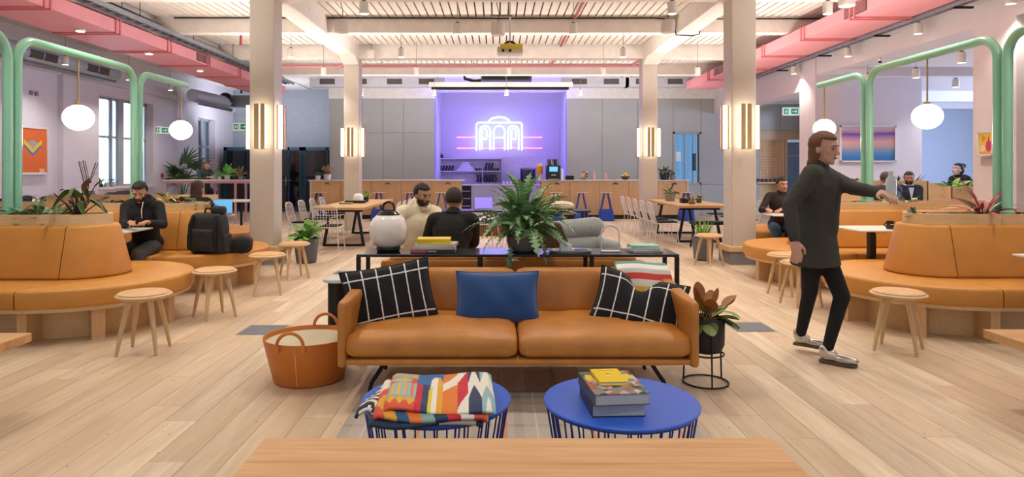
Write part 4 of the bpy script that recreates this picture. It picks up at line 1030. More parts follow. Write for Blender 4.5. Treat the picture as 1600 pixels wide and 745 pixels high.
# mug and laptop
t = thing('coffee_mug', 'black mug with white lettering on the right booth table', 'mug', (X(1391, 7.3), 7.3, .776))
MB().lathe([(.038, 0), (.04, .005), (.04, .09), (.037, .09), (.036, .01), (0, .01)], n=24).build('body', mat('mug_black', '#17171a', .25), t)
MB().tube([(-.038-.028*math.sin(PI*k/10), 0, .02+.055*k/10) for k in range(11)], .006, 8).build('handle', MATS['mug_black'], t)
for k, wd_ in enumerate((.006, .004, .006, .004, .005, .005)):
    a = -PI/2-.45+k*.16; MB().box((.0405*math.cos(a), .0405*math.sin(a), .052), (wd_, .0012, .009), rz=a+PI/2).build('lettering', MATS['white_print'], t)
def laptop(label, x, y, z, rz, op=105, screen='#5fa8dc', body=None, on=True):
    t = thing('laptop', label, 'laptop', (x, y, z), rz)
    MB().b2(-.16, .16, -.11, .11, 0, .014).build('base', body or STEEL, t, bevel=.004)
    MB().b2(-.14, .14, -.03, .08, .0142, .0155).build('keyboard', BLACK, t)
    T = Matrix.Translation((0, .11, .014)) @ Matrix.Rotation(ang(op-90), 4, 'X')
    l = MB(); l.box((0, 0, .105), (.32, .006, .21)); o = l.build('lid', body or STEEL, t); o.matrix_basis = Matrix.Translation((0, .11, .012)) @ Matrix.Rotation(ang(-(op-90)), 4, 'X')
    s = MB().b2(-.15, .15, -.0045, -.003, .012, .2).build('screen', mat('screen_'+screen[1:], screen, .2, emit=screen, es=.9 if on else 0), o)
    return t
laptop('open laptop with a blue lit screen on the second left table', X(343, 9.6), 9.62, .776, ang(18))
# ================================================================ PEOPLE'S TABLES: dining tables and wire chairs
def dtable(label, x0, x1, y0, y1, planks=5):
    t = thing('dining_table', label, 'dining table', ((x0+x1)/2, (y0+y1)/2, 0)); w = (x1-x0)/2; d = (y1-y0)/2
    for k in range(planks): MB().b2(-w+2*w*k/planks+.001, -w+2*w*(k+1)/planks-.001, -d, d, .70, .745).build('plank', wood('table_oak', '#d3ac78', '#b98d58', axis=1), t)
    for s in (-1, 1):
        y = s*(d-.45)
        for q in (-1, 1): MB().tube([(q*w*.55, y, .70), (q*w*.8, y, .0)], .03, 6).build('trestle_leg', BLACK, t)
        MB().b2(-w*.75, w*.75, y-.03, y+.03, .64, .70).build('cross_bar', BLACK, t); MB().b2(-w*.8, w*.8, y-.03, y+.03, .0, .04).build('foot_bar', BLACK, t)
    return t
dtable('long oak dining table with black trestles before the left bar counter', -3.35, -2.42, 11.95, 15.3); dtable('long oak dining table with black trestles before the right bar counter', 3.45, 4.5, 12.6, 15.3)
def chair_proto():
    """white wire side chair; faces -Y"""
    t = thing('wire_chair', 'white wire chair', 'chair')
    m = MB(); fr = [(-.22, -.2, .44), (.22, -.2, .44), (.2, .2, .43), (-.2, .2, .43)]
    m.tube(fr, .009, 6, closed=True)
    for k in range(7): x = -.18+k*.06; m.tube([(x, -.2, .44), (x*.92, .2, .43)], .004, 5)
    m.build('seat_frame', WWIRE, t)
    b = MB(); b.tube([(-.2, .19, .43), (-.215, .25, .62), (-.2, .28, .78), (-.1, .295, .82), (.1, .295, .82), (.2, .28, .78), (.215, .25, .62), (.2, .19, .43)], .009, 6)
    for k in range(8): x = -.16+k*.32/7; b.tube([(x*.95, .2, .43), (x*1.08, .26, .62), (x, .292, .815)], .004, 5)
    for z, y in ((.55, .235), (.65, .265), (.74, .285)): b.tube([(-.21, y-.01, z), (0, y+.012, z), (.21, y-.01, z)], .004, 5)
    b.build('backrest', WWIRE, t)
    MB().soft((0, -.01, .457), (.39, .38, .03), .014, n=4).build('seat_pad', BLACKF, t, smooth=60)
    for sx in (-1, 1):
        MB().tube([(sx*.2, -.17, .435), (sx*.235, -.22, 0)], [.009, .007], 6).build('leg', WWIRE, t)
        MB().tube([(sx*.19, .18, .43), (sx*.235, .25, 0)], [.009, .007], 6).build('leg', WWIRE, t)
    return t
CP = None
def chair(x, y, rz, label, group):
    global CP
    if CP is None: CP = chair_proto(); CP.location = (x, y, 0); CP.rotation_euler.z = rz; tag(CP, label, 'chair', group); return CP
    return dup(CP, (x, y, 0), rz, label, group)
GL, GR = 'white wire chairs at the left dining table', 'white wire chairs at the right dining table'
o5 = ['nearest', 'second nearest', 'third', 'fourth', 'farthest']
chair(-2.95, 11.55, PI, 'white wire chair at the near end of the left dining table', GL)
for k in range(4): chair(-3.62, 12.35+k*.78, PI/2, 'white wire chair on the left side of the left table, %s' % (['nearest', 'second', 'third', 'farthest'][k]), GL)
for k in range(4): chair(-2.12, 12.3+k*.76, -PI/2, 'white wire chair on the right side of the left table, %s' % (['nearest', 'second', 'third', 'farthest'][k]), GL)
for k in range(5): chair(3.13, 12.45+k*.68, PI/2, 'white wire chair on the left side of the right table, %s' % o5[k], GR)
for k in range(3): chair(4.85, 13.0+k*.8, -PI/2, 'white wire chair on the far right side of the right table, %s' % (['nearest', 'middle', 'farthest'][k]), GR)
t = thing('black_bench', 'black padded bench along the right side of the right dining table', 'bench', (3.98, 12.1, 0)); MB().soft((0, 0, .46), (.9, .34, .06), .02, n=4).build('seat', BLACKF, t, smooth=60)
for sx in (-1, 1):
    for sy in (-1, 1): MB().tube([(sx*.35, sy*.12, .43), (sx*.42, sy*.14, 0)], .018, 6).build('leg', BLACK, t)
# mid-hall black table, platform and chairs
t = thing('black_high_table', 'long low black table in the middle of the hall behind the sofas', 'table', (.27, 11.3, 0))
MB().b2(-1.28, 1.28, -.3, .3, .72, .745).build('table_top', mat('black_lacquer_b', '#1a1a20', .2), t, bevel=.003)
for x in (-1.2, -.75, 1.2):
    for y in (-.25, .25): MB().b2(x-.02, x+.02, y-.02, y+.02, 0, .72).build('leg', BLACK, t)
t = thing('slatted_platform', 'low platform with slatted wooden front before the neon niche', 'platform', (-.1, 15.3, 0))
MB().b2(-1.0, 1.0, -1.1, 1.1, .24, .28).build('top', mat('platform_white', '#d5cfd6', .4), t); MB().b2(-.95, .95, -1.0, 1.05, 0, .24).build('core', mat('platform_core', '#4a3024', .8), t)
for k in range(48): MB().b2(-.985+k*.041, -.957+k*.041, -1.06, -1.0, .0, .24).build('slat', wood('slat_walnut', '#a3704c', '#84563a', axis=2), t)
chair(-.25, 12.3, ang(200), 'white wire chair behind the long black table, left one', 'white wire chairs behind the black table'); chair(.35, 12.35, ang(170), 'white wire chair behind the long black table, right one', 'white wire chairs behind the black table')
laptop('open laptop with violet screen on the long black table', X(757, 11.3), 11.3, .746, ang(8), 110, '#8c7df0')
o = MB().soft((0, 0, .06), (.36, .34, .12), .05, .03, n=8, fn=lambda p: V((p.x, p.y, p.z*(1-.9*max(0, p.x)))))
tag(o.build('cream_bag', mat('cream_cloth', '#d9cdb8', .9, bump=.2), smooth=80, loc=(X(880, 11.3), 11.3, .746)), 'slumped cream cloth bag on the right end of the long black table', 'bag')
tag(MB().soft((0, 0, .05), (.14, .2, .12), .03, n=4, rz=.3).build('milk_carton', mat('ceramic_white', '#e8eaf0', .3), loc=(X(868, 11.3)-.12, 11.2, .753)), 'small white carton left of the cream bag on the black table', 'carton')
# grey armchair
GF = mat('grey_wool', '#8d9291', .95, var=.1, scale=30, bump=.3, bscale=160, sheen=.3)
t = thing('lounge_chair', 'plump grey fabric lounge chair with rolled back beyond the console', 'armchair', (X(897, 7.9), 7.9, 0), ang(14))
MB().cap((-.36, .22, .66), (.36, .24, .72), .125, .125, 20).build('back_roll', GF, t, smooth=180); MB().cap((-.34, .19, .50), (.36, .20, .50), .12, .12, 20).build('lower_back_roll', GF, t, smooth=180)
MB().soft((0, -.08, .36), (.66, .62, .18), .08, .03, n=8).build('seat_cushion', GF, t, smooth=80)
for s in (-1, 1):
    MB().cap((s*.40, .12, .52), (s*.42, -.24, .52), .085, .075, 16).build('arm_pad', GF, t, smooth=180)
    MB().tube([(s*.40, -.28, .5), (s*.40, -.30, 0)], .016, 8).build('leg', WWIRE, t); MB().tube([(s*.34, .2, .42), (s*.38, .28, 0)], .016, 8).build('leg', WWIRE, t)
t = thing('leather_tub_chair', 'dark brown leather chair back partly hidden by the big plant', 'armchair', (X(858, 6.75), 6.8, 0), ang(12))
BRL = mat('brown_leather', '#4a3029', .45, bump=.15)
MB().soft((0, 0, .4), (.5, .5, .14), .05, .02, n=6).build('seat', BRL, t, smooth=80); MB().soft((0, .0, .68), (.42, .08, .44), .038, n=8, M=Matrix.Rotation(ang(12), 3, 'X'), fn=lambda p: V((p.x*(1-.5*max(0, p.z)/.22), p.y-.3*p.x*p.x, p.z))).build('backrest', BRL, t, smooth=80)
for sx in (-1, 1):
    for sy in (-1, 1): MB().tube([(sx*.18, sy*.18, .34), (sx*.22, sy*.22, 0)], .014, 6).build('leg', BLACK, t)
t = thing('pink_side_table', 'small round dusty pink side table behind the tray', 'side table', (X(882, 6.5)+.27, 6.6, 0)); MB().lathe([(0, .60), (.2, .60), (.205, .61), (.2, .625), (0, .625)], n=30).build('table_top', mat('dusty_pink', '#c4928a', .4), t); MB().cyl((0, 0, 0), (0, 0, .6), .02).build('post', BLACK, t); MB().lathe([(.15, 0), (.15, .01), (.02, .02)], n=20).build('base', BLACK, t)
# ================================================================ BAR
BARO = wood('bar_oak', '#dcb588', '#c89a68', axis=2, scale=3)
def bar(label, x0, x1, nf, endleft):
    t = thing('bar_counter', label, 'counter', ((x0+x1)/2, 19.55, 0)); w = (x1-x0)/2
    MB().b2(-w-.06, w+.06, -.40, .36, 1.10, 1.135).build('worktop', mat('quartz_top', '#d8d2cf', .25, var=.04, scale=20), t, bevel=.004)
    MB().b2(-w+.02, w-.02, -.30, .3, 0, 1.10).build('carcass', mat('carcass', '#5a5049', .7), t)
    n = nf
    for k in range(n): MB().b2(-w+2*w*k/n+.004, -w+2*w*(k+1)/n-.004, -.345, -.302, .12, 1.098).build('front_panel', BARO, t, bevel=.003, seg=1)
    MB().b2(-w+.02, w-.02, -.31, -.301, 0, .12).build('kickboard', mat('kick_dark', '#1c1816', .5), t)
    e = -1 if endleft else 1
    MB().b2(e*w-.02, e*w+.02, -.36, .34, 0, 1.10).build('end_panel', MATS['quartz_top'], t)
    for k in range(n):
        if k % 2 == 0:
            h = MB(); x = -w+2*w*(k+.55)/n
            h.tube([(x-.07, -.35, 1.0), (x-.03, -.37, 1.04), (x+.03, -.37, 1.04), (x+.07, -.35, 1.0)], .013, 6); h.build('bag_hook', mat('hook_dark', '#33363e', .4, .5), t)
    return t
bar('left oak fronted bar counter with a pale worktop', -5.43, -1.05, 5, True); bar('right oak fronted bar counter with a pale worktop', 1.24, 5.5, 5, False)
def bstool_proto():
    t = thing('bar_stool', '', 'stool')
    MB().soft((0, 0, .785), (.36, .30, .022), .01, n=4).build('seat', BARO, t, smooth=50)
    NV = mat('bar_stool_blue', '#1d3f9e', .4)
    MB().box((0, 0, .16), (.42, .36, .32), taper=.82).build('base_box', NV, t, bevel=.01)
    for s in (-1, 1):
        MB().add([(s*.155, -.10, .32), (s*.155, .10, .32), (s*.06, .10, .775), (s*.06, -.10, .775), (s*.125, -.10, .32), (s*.125, .10, .32), (s*.03, .10, .775), (s*.03, -.10, .775)], [(0, 1, 2, 3), (7, 6, 5, 4), (0, 3, 7, 4), (1, 5, 6, 2), (0, 4, 5, 1), (3, 2, 6, 7)]).build('leg', NV, t, smooth=0)
    return t
BS = None
for px, l in ((498, 'leftmost at the left counter'), (592, 'at the left counter, just right of the far column'), (640, 'at the left counter behind the man in the hoodie'), (690, 'rightmost at the left counter'), (868, 'leftmost at the right counter, behind the big plant'), (908, 'second from the left at the right counter'), (947, 'third from the left at the right counter'), (1072, 'rightmost at the right counter, behind the dining table')):
    lab = 'cobalt blue box based bar stool '+l
    if BS is None: BS = bstool_proto(); BS.location = (X(px, 18.6), 18.6, 0); tag(BS, lab, 'stool', 'blue bar stools along the counters')
    else: dup(BS, (X(px, 18.6), 18.6, 0), 0, lab)
# back bar shelves
t = thing('back_bar_shelf', 'pale shelving unit for cups under the neon sign', 'shelf', (0, 23.2, 0))
SH = mat('shelf_pale', '#c9c2cf', .5)
MB().b2(-2.2, .16, .2, .25, .9, 1.82).build('back_board', SH, t)
for z in (1.80, 1.36, .95): MB().b2(-2.2, .16, -.15, .2, z, z+.03).build('shelf', SH, t)
MB().b2(.13, .16, -.15, .2, .9, 1.83).build('side_board', SH, t); MB().b2(.17, 2.2, .15, .2, .9, 1.84).build('splash_board', mat('splash', '#cbc4d2', .5), t)
t = thing('back_counter', 'low grey back counter with pale top in the niche', 'counter', (.1, 22.5, 0))
MB().b2(-2.0, 2.0, -.32, .3, .90, .94).build('worktop', MATS['quartz_top'], t); MB().b2(-1.0, 2.0, -.28, .3, 0, .9).build('carcass', GREYP, t)
for k in range(4): MB().b2(-.98+k*.74, -.25+k*.74, -.305, -.28, .08, .89).build('door', GREYP, t, bevel=.004)
MB().b2(-1.3, -1.02, -.28, .3, 0, .9).build('open_cubby', BLACK, t)
for z in (.2, .45, .7): MB().b2(-1.3, -1.02, -.3, -.25, z, z+.02).build('cubby_shelf', SH, t)
cupm = MB().lathe([(.035, 0), (.045, .09), (.04, .09), (.03, .01), (0, .01)], n=10).mesh('cup', mat('cup_dark', '#20222c', .3))
def cups(x0, n, z, y, lab, rows=1, me=cupm, step=.105):
    for r_ in range(rows):
        for k in range(n):
            o = bpy.data.objects.new('cup', me); COL.objects.link(o); o.location = (x0+k*step+(r_ % 2)*.02, y-.0*r_, z+r_*.092); tag(o, lab, 'cup', lab.replace('cup', 'cups', 1))
cups(-2.12, 6, 1.391, 23.15, 'dark cup stacked on the upper left shelf', 2); cups(-.75, 8, 1.391, 23.15, 'dark cup on the upper right shelf', 1); cups(-.42, 3, 1.483, 23.15, 'dark cup on top of the upper right row', 2)
cups(-.72, 7, .981, 23.15, 'dark cup stacked on the lower shelf behind the tap', 3); cups(.2, 5, .941, 22.6, 'white cup beside the tap on the back counter', 1, MB().lathe([(.035, 0), (.045, .09), (.04, .09), (.03, .01), (0, .01)], n=10).mesh('cup', MATS['ceramic_white']), .12)
t = thing('paper_bag_pile', 'pale pyramid of folded cloths on the upper shelf', 'cloths', (-1.12, 23.15, 1.391))
for k in range(4): MB().b2(-.3+k*.06, .3-k*.06, -.1, .1, k*.075, k*.075+.07).build('cloth', mat('cloth_white', '#ccc9dc', .8), t, bevel=.01)
t = thing('counter_tap', 'tall swan neck tap on the back counter', 'tap', (-.52, 22.45, .94)); MB().tube([(0, 0, 0), (0, 0, .45)]+arc((0, -.08, .45), .08, 0, PI, 8, 'yz'), .02, 8).build('spout', STEEL, t); MB().lathe([(.04, 0), (.04, .03), (.02, .05)], n=12).build('base', STEEL, t)
t = thing('desk_fan', 'small dark round kettle at the left end of the upper shelf', 'kettle', (-2.0, 23.15, 1.83)); t.name = 'kettle'; MB().lathe([(.09, 0), (.1, .05), (.07, .12), (0, .14)], n=16).build('body', BLACK, t); MB().tube(arc((0, 0, .1), .07, 0, PI, 8), .01, 6).build('handle', BLACK, t)
# things on the bar counters
YT = 19.35; TZ = 1.136
t = thing('juice_dispenser', 'glass juice dispenser with orange juice on the right counter', 'dispenser', (X(843, YT), YT, TZ)); MB().lathe([(.07, 0), (.07, .1), (.03, .12), (.03, .16)], n=14).build('stand', WWIRE, t); MB().lathe([(.08, .16), (.1, .2), (.1, .4), (.08, .42), (0, .42)], n=18).build('jar', mat('juice', '#e09a34', .25, coat=.6), t); MB().lathe([(.085, .42), (.08, .47), (0, .48)], n=16).build('lid', WWIRE, t)
t = thing('coffee_machine', 'black espresso machine with lit blue screen on the right counter', 'coffee machine', (X(864, YT), YT, TZ))
MB().b2(-.2, .2, -.2, .2, 0, .42).build('body', mat('machine_black', '#16181f', .3), t, bevel=.02); MB().b2(-.12, .12, -.212, -.2, .24, .38).build('screen', mat('machine_screen', '#64b7e8', .2, emit='#64b7e8', es=1.2), t)
for s in (-1, 1): MB().lathe([(.07, 0), (.09, .16), (.085, .18), (0, .18)], (s*.09, 0, .42), 14).build('bean_hopper', mat('hopper', '#4b4240', .15, coat=.5), t)
MB().b2(-.07, .07, -.3, -.2, .12, .16).build('spout', STEEL, t); MB().b2(-.16, .16, -.28, -.2, 0, .03).build('drip_tray', STEEL, t)
tag(MB().lathe([(.06, 0), (.06, .28), (.03, .32), (0, .33)], n=14).build('white_flask', MATS['ceramic_white'], loc=(X(875, YT)+.03, YT-.1, TZ)), 'tall white flask right of the coffee machine', 'flask')
tag(MB().b2(-.12, .12, -.1, .1, 0, .12).build('black_box', BLACK, bevel=.01, loc=(X(890, YT), YT, TZ)), 'small black box on the counter right of the white flask', 'box')
t = thing('urn', 'tall black drinks urn left of the juice dispenser', 'urn', (X(825, 22.4), 22.4, .941)); MB().lathe([(.26, 0), (.26, .5), (.24, .54), (0, .56)], n=20).build('body', mat('machine_black', '#16181f', .3), t); MB().lathe([(.27, .5), (.27, .53), (.26, .53)], n=20).build('rim', STEEL, t)
t = thing('snack_jar', 'clear jar full of wrapped snacks on the right counter', 'jar', (X(914, YT), YT, TZ))
for k in range(10): MB().soft((rnd.uniform(-.09, .09), rnd.uniform(-.05, .05), .05+.02*k), (.09, .05, .06), .015, n=3, rz=rnd.random()*3).build('snack', mat('snack%d' % (k % 5), ['#b88f5c', '#e0a53e', '#7a4458', '#e8dcd2', '#94605a'][k % 5], .5), t)
MB().lathe([(.14, 0), (.14, .02), (0, .02)], n=20).build('jar_base', STEEL, t)
for px, l in ((928, 'left'), (946, 'right')):
    t = thing('pump_bottle', 'pink bottle with pale cap on the right counter, the %s one' % l, 'bottle', (X(px, YT), YT, TZ), group='pink bottles on the right counter'); MB().lathe([(.04, 0), (.045, .02), (.045, .15), (.018, .2), (.018, .23)], n=14).build('body', mat('pink_bottle', '#d6a39a', .3), t); MB().lathe([(.022, .22), (.022, .26), (0, .26)], n=10).build('cap', mat('orange_cap', '#d4704c', .4) if l == 'right' else WWIRE, t)
t = thing('fruit_bowl', 'dark bowl heaped with yellow fruit on the right counter', 'bowl', (X(977, YT), YT, TZ)); MB().lathe([(.06, 0), (.12, .06), (.14, .1), (.13, .1), (.05, .02), (0, .02)], n=20).build('bowl', mat('bowl_brown', '#5d3a28', .4), t)
for k in range(9): a = k*2.4; tag(MB().sph((0, 0, 0), (.05, .035, .035), 10, 7, M=Matrix.Rotation(a, 3, 'Z')).build('lemon', mat('lemon_yellow', '#e8bd2c', .45), loc=(X(977, YT)+.075*math.cos(a)*(k < 7), YT+.07*math.sin(a)*(k < 7), TZ+.10+(.05 if k > 6 else 0)+.01*(k % 3))), 'yellow lemon heaped in the dark fruit bowl', 'lemon', 'lemons in the fruit bowl')
# ================================================================ ART
def framed(name, label, cat, c, w, h, rz, fn, border=.03, nx=60, ny=60, fm=None, passe='#efece6', pb=.0):
    t = thing(name, label, cat, c, rz); fm = fm or mat('frame_white', '#e6e2e0', .5)
    MB().b2(-w/2, w/2, 0, .03, -h/2, h/2).build('backing', fm, t)
    for a in ((-w/2, -w/2+border, -h/2, h/2), (w/2-border, w/2, -h/2, h/2)): MB().b2(a[0], a[1], -.02, 0, a[2], a[3]).build('frame_rail', fm, t)
    for a in ((-h/2, -h/2+border), (h/2-border, h/2)): MB().b2(-w/2, w/2, -.02, 0, a[0], a[1]).build('frame_rail', fm, t)
    W, H = w-2*border, h-2*border
    painted('print', fn, lambda u, v: V((-W/2+W*u, -.004, -H/2+H*v)), nx, ny, t); return t
def sunset(u, v):
    st = [(0, (44, 110, 178)), (.14, (64, 128, 190)), (.3, (130, 150, 190)), (.42, (206, 168, 172)), (.55, (226, 176, 172)), (.66, (196, 150, 180)), (.74, (160, 112, 180)), (.79, (112, 80, 160)), (.84, (176, 140, 190)), (.92, (214, 176, 190)), (1, (206, 190, 214))]
    v += .01*math.sin(u*5)
    for (a, ca), (b, cb) in zip(st, st[1:]):
        if v <= b: t = max(0, (v-a)/(b-a)); return '#%02x%02x%02x' % tuple(int(lerp(x, y, round(t*12)/12)) for x, y in zip(ca, cb))
    return '#cebed6'
framed('sunset_picture', 'large picture of a blurred pink and blue sunset over sea', 'picture', ((X(1312, 14.2)+X(1400, 14.2))/2, 14.2, (Z(196, 14.2)+Z(253, 14.2))/2), 88*14.2/F, 57*14.2/F, 0, sunset, .03, 40, 90)
def poster(u, v):
    if v < .08 and .7 < u < .92 and int(u*60) % 2: return '#f3d9c4'
    cx, cy = u-.45, v-.52; d = abs(cx)*.9
    if -.15+d*.7 < cy < -.09+d*.7 and abs(cx) < .34: return '#3a78c2'
    if -.09+d*.7 <= cy < .02+d*.7 and abs(cx) < .36: return '#f0cf3c'
    if .02+d*.7 <= cy < .22-d*.3 and abs(cx) < .32: return '#b3a8b4'
    return '#e87438'
framed('orange_poster', 'orange poster with a stacked yellow, blue and grey shape on the left wall', 'poster', (WL+.06, 13.62, (Z(197, 13.4)+Z(272, 13.4))/2), .86, 1.0, ang(90), poster, .05, 50, 60)
def yell(u, v):
    if (u-.72)**2/.05+(v-.38)**2/.07 < 1 or abs(u-.72) < .06 and .55 < v < .8: return '#cc3a62'
    if (u-.28)**2+(v-.3)**2 < .02: return '#e8e2ee'
    if (u-.3)**2+(v-.75)**2 < .02: return '#e39a3c'
    return '#f0cb52' if v > .12 else '#d9a46a'
framed('yellow_still_life', 'small yellow picture with a pink bottle on the right pier', 'picture', (XR-.045, 9.235, (Z(205, 9.15)+Z(243, 9.15))/2), .29, .34, ang(-90), yell, .02, 30, 30)
tag(MB().b2(-.012, 0, -.15, .15, -.05, .05).build('caption_plate', mat('plate_pale', '#b8a29c', .6), loc=(XR-.0, 9.235, Z(252, 9.15))), 'pale caption plate below the yellow still life', 'plate')
for k, dy in enumerate((0, .16)):
    tag(MB().b2(0, .02, -.04, .04, -.045, .045).build('wall_sensor', mat('sensor_grey', '#8a8694', .6), loc=(WL+.01, 13.6+dy, Z(145, 13.6))), ('left' if k == 0 else 'right')+' of two small grey wall sensors above the orange poster', 'sensor')
tag(MB().lathe([(0, 0), (.06, 0), (.06, .03), (0, .03)], n=12, M=Matrix.Rotation(PI/2, 3, 'Y')).build('fire_call_point', mat('alarm_red', '#b8283a', .4), loc=(WL+.01, 18.9, Z(274, 18.9))), 'small red fire call point on the left wall', 'alarm')
# ================================================================ BACKGROUND LEFT
t = thing('high_table', 'white topped high table with pink legs at far left', 'table', (-7.7, 17.9, 0)); MB().b2(-1.15, 1.5, -.4, .4, 1.13, 1.16).build('table_top', mat('laminate_white', '#e6e0d8', .35), t)
PKL = mat('pink_leg', '#cf9aac', .5)
for x in (-1.1, -.1, .75, 1.42):
    for y in (-.36, .36): MB().b2(x-.025, x+.025, y-.025, y+.025, 0, 1.13).build('leg', PKL, t)
MB().b2(-1.1, 1.42, -.37, -.33, 1.07, 1.13).build('rail', PKL, t)
TEAL = mat('booth_teal', '#1f4a5c', .4); DG = mat('dark_booth_glass', '#0e1216', .08, coat=.6)
for k, x in enumerate((-9.35, -7.95, -6.65)):
    t = thing('phone_booth', 'dark glazed phone booth with teal frame at the back left, %s' % ['leftmost', 'middle', 'rightmost'][k], 'booth', (x, 22.6, 0), group='teal phone booths')
    w = 1.28
    MB().b2(0, w, .02, 1.2, 0, 2.2).build('cabinet', mat('booth_dark', '#141a20', .6), t); MB().b2(.1, w-.1, -.01, .02, .1, 2.08).build('glass_door', DG, t)
    for a in ((0, .1, 0, 2.2), (w-.1, w, 0, 2.2), (0, w, 2.08, 2.2), (0, w, 0, .1), (w*.62, w*.66, 0, 2.2)): MB().b2(a[0], a[1], -.03, .02, a[2], a[3]).build('frame_member', TEAL, t)
    MB().b2(w*.56, w*.59, -.06, -.03, .9, 1.2).build('door_handle', STEEL, t); MB().b2(.35, .75, .0, .015, .55, .72).build('inner_seat', mat('inner_seat_blue', '#2f6a86', .6), t)
    MB().b2(.25, .9, -.015, -.01, 1.05, 1.08).build('inner_shelf', mat('inner_light', '#b09a7a', .5), t)
t = thing('work_table', 'long white work table with laptops near the left wall', 'table', (-7.4, 12.3, 0)); MB().b2(-1.9, 1.9, -.45, .45, .735, .76).build('table_top', MATS['laminate_white'], t)
for x in (-1.7, 0, 1.7):
    for y in (-.4, .4): MB().b2(x-.02, x+.02, y-.02, y+.02, 0, .735).build('leg', BLACK, t)
t = thing('work_table', 'second white work table, nearer the left window', 'table', (-7.2, 14.6, 0)); MB().b2(-1.9, 1.9, -.45, .45, .735, .76).build('table_top', MATS['laminate_white'], t)
for x in (-1.7, 0, 1.7):
    for y in (-.4, .4): MB().b2(x-.02, x+.02, y-.02, y+.02, 0, .735).build('leg', BLACK, t)
laptop('dark open laptop on the left work table, seen from behind', X(100, 12.2), 12.25, .761, ang(170), 115, '#2b2d33', BLACK, False)
laptop('grey open laptop on the second work table by the window', X(150, 14.5), 14.5, .761, ang(160), 105, '#8fb6dd')
for i, (px, Y, s, c) in enumerate(((30, 12.2, .35, '#1c2436'), (75, 12.4, .3, '#16161c'), (135, 12.2, .28, '#23222a'), (190, 14.4, .4, '#1a1a20'), (175, 14.6, .3, '#252a36'), (120, 14.6, .26, '#3a2a26'))):
    o = MB().soft((0, 0, s*.18), (s*1.6, s, s*.38), s*.15, .04, n=8, rz=rnd.random()*2, fn=lambda p: V((p.x*(1+.2*math.sin(p.y*20)), p.y*(1+.25*math.sin(p.x*14)), p.z*(1+.3*math.sin(p.x*11+p.y*9)))))
    tag(o.build('folded_coat', mat('coat_'+c[1:], c, .9, bump=.3), smooth=80, loc=(X(px, Y), Y, .762)), ['navy coat piled at the left edge of the near work table', 'black coat beside the white lamp', 'charcoal scarf behind the tall booth plant', 'black bag on the table under the window', 'dark blue bag on the second table', 'brown bag on the second table at left'][i], 'coat' if i < 3 else 'bag')
t = thing('table_lamp', 'small white dome table lamp on the left work table', 'lamp', (X(57, 12.0), 12.0, .761)); MB().lathe([(.07, 0), (.075, .06), (.06, .12), (.03, .15), (0, .155)], n=20).build('shade', mat('small_dome', '#ffffff', .3, emit='#fff0e0', es=.8), t); MB().tube(arc((0, 0, .13), .07, 0, PI, 10), .006, 6).build('handle', MATS['pink_leg'] if 'pink_leg' in MATS else PKL, t)
t = thing('desk_lamp_cluster', 'black jointed wire desk lamp standing behind the tall booth plant', 'lamp', (X(133, 12.45), 12.45, .761))
for a, b, c in (((0, 0, 0), (-.02, 0, .42), (-.12, 0, .82)), ((.0, 0, .0), (.04, 0, .46), (-.04, 0, .84)), ((.02, 0, 0), (.07, 0, .42), (.2, 0, .8))):
    MB().tube([a, b, c], .009, 6).build('arm', BLACK, t); MB().tube([b, (b[0]+.03, 0, b[2]+.02), (c[0]+.04, 0, c[2]-.01), c], .006, 6).build('spring_arm', BLACK, t)
MB().lathe([(.08, 0), (.08, .02), (.01, .03)], n=14).build('base', BLACK, t); MB().box((.08, 0, .44), (.05, .04, .04)).build('joint', BLACK, t)
# alcove planter boxes, table
def pbox(label, x0, x1, y0, y1, z):
    t = thing('planter_box', label, 'planter', ((x0+x1)/2, (y0+y1)/2, 0)); w = (x1-x0)/2; d = (y1-y0)/2
    MB().b2(-w, w, -d, -d+.03, 0, z).build('front_board', OAK, t); MB().b2(-w, w, d-.03, d, 0, z).build('back_board', OAK, t)
    for s in (-1, 1): MB().b2(s*w-.015, s*w+.015, -d, d, 0, z).build('side_board', OAKY, t)
    MB().b2(-w+.02, w-.02, -d+.03, d-.03, .02, z-.05).build('soil', SOIL, t); return t
pbox('tall oak planter box at the right behind the nearest booth plants', 7.05, 9.6, 10.3, 10.75, 1.17)
pbox('long oak planter box below the sunset picture', 6.2, 8.15, 12.55, 12.95, 1.22)
pbox('short oak planter box behind the man in the suit', 8.2, 8.9, 13.3, 13.7, 1.16)
t = thing('alcove_table', 'white table in the alcove with papers and a laptop', 'table', (7.6, 12.0, 0)); MB().b2(-.95, .95, -.32, .32, .72, .75).build('table_top', MATS['laminate_white'], t)
for x in (-.85, .85): MB().b2(x-.02, x+.02, -.3, .3, 0, .72).build('leg', BLACK, t)
tag(MB().b2(-.15, .15, -.1, .1, 0, .012).build('red_folder', mat('folder_red', '#b0423c', .5), loc=(7.75, 11.85, .751)), 'red folder lying on the alcove table', 'folder')
tag(MB().b2(-.14, .14, -.1, .1, 0, .02).build('blue_folder', mat('folder_blue', '#5a74a8', .5), loc=(8.1, 11.9, .751)), 'blue folder lying on the alcove table', 'folder')
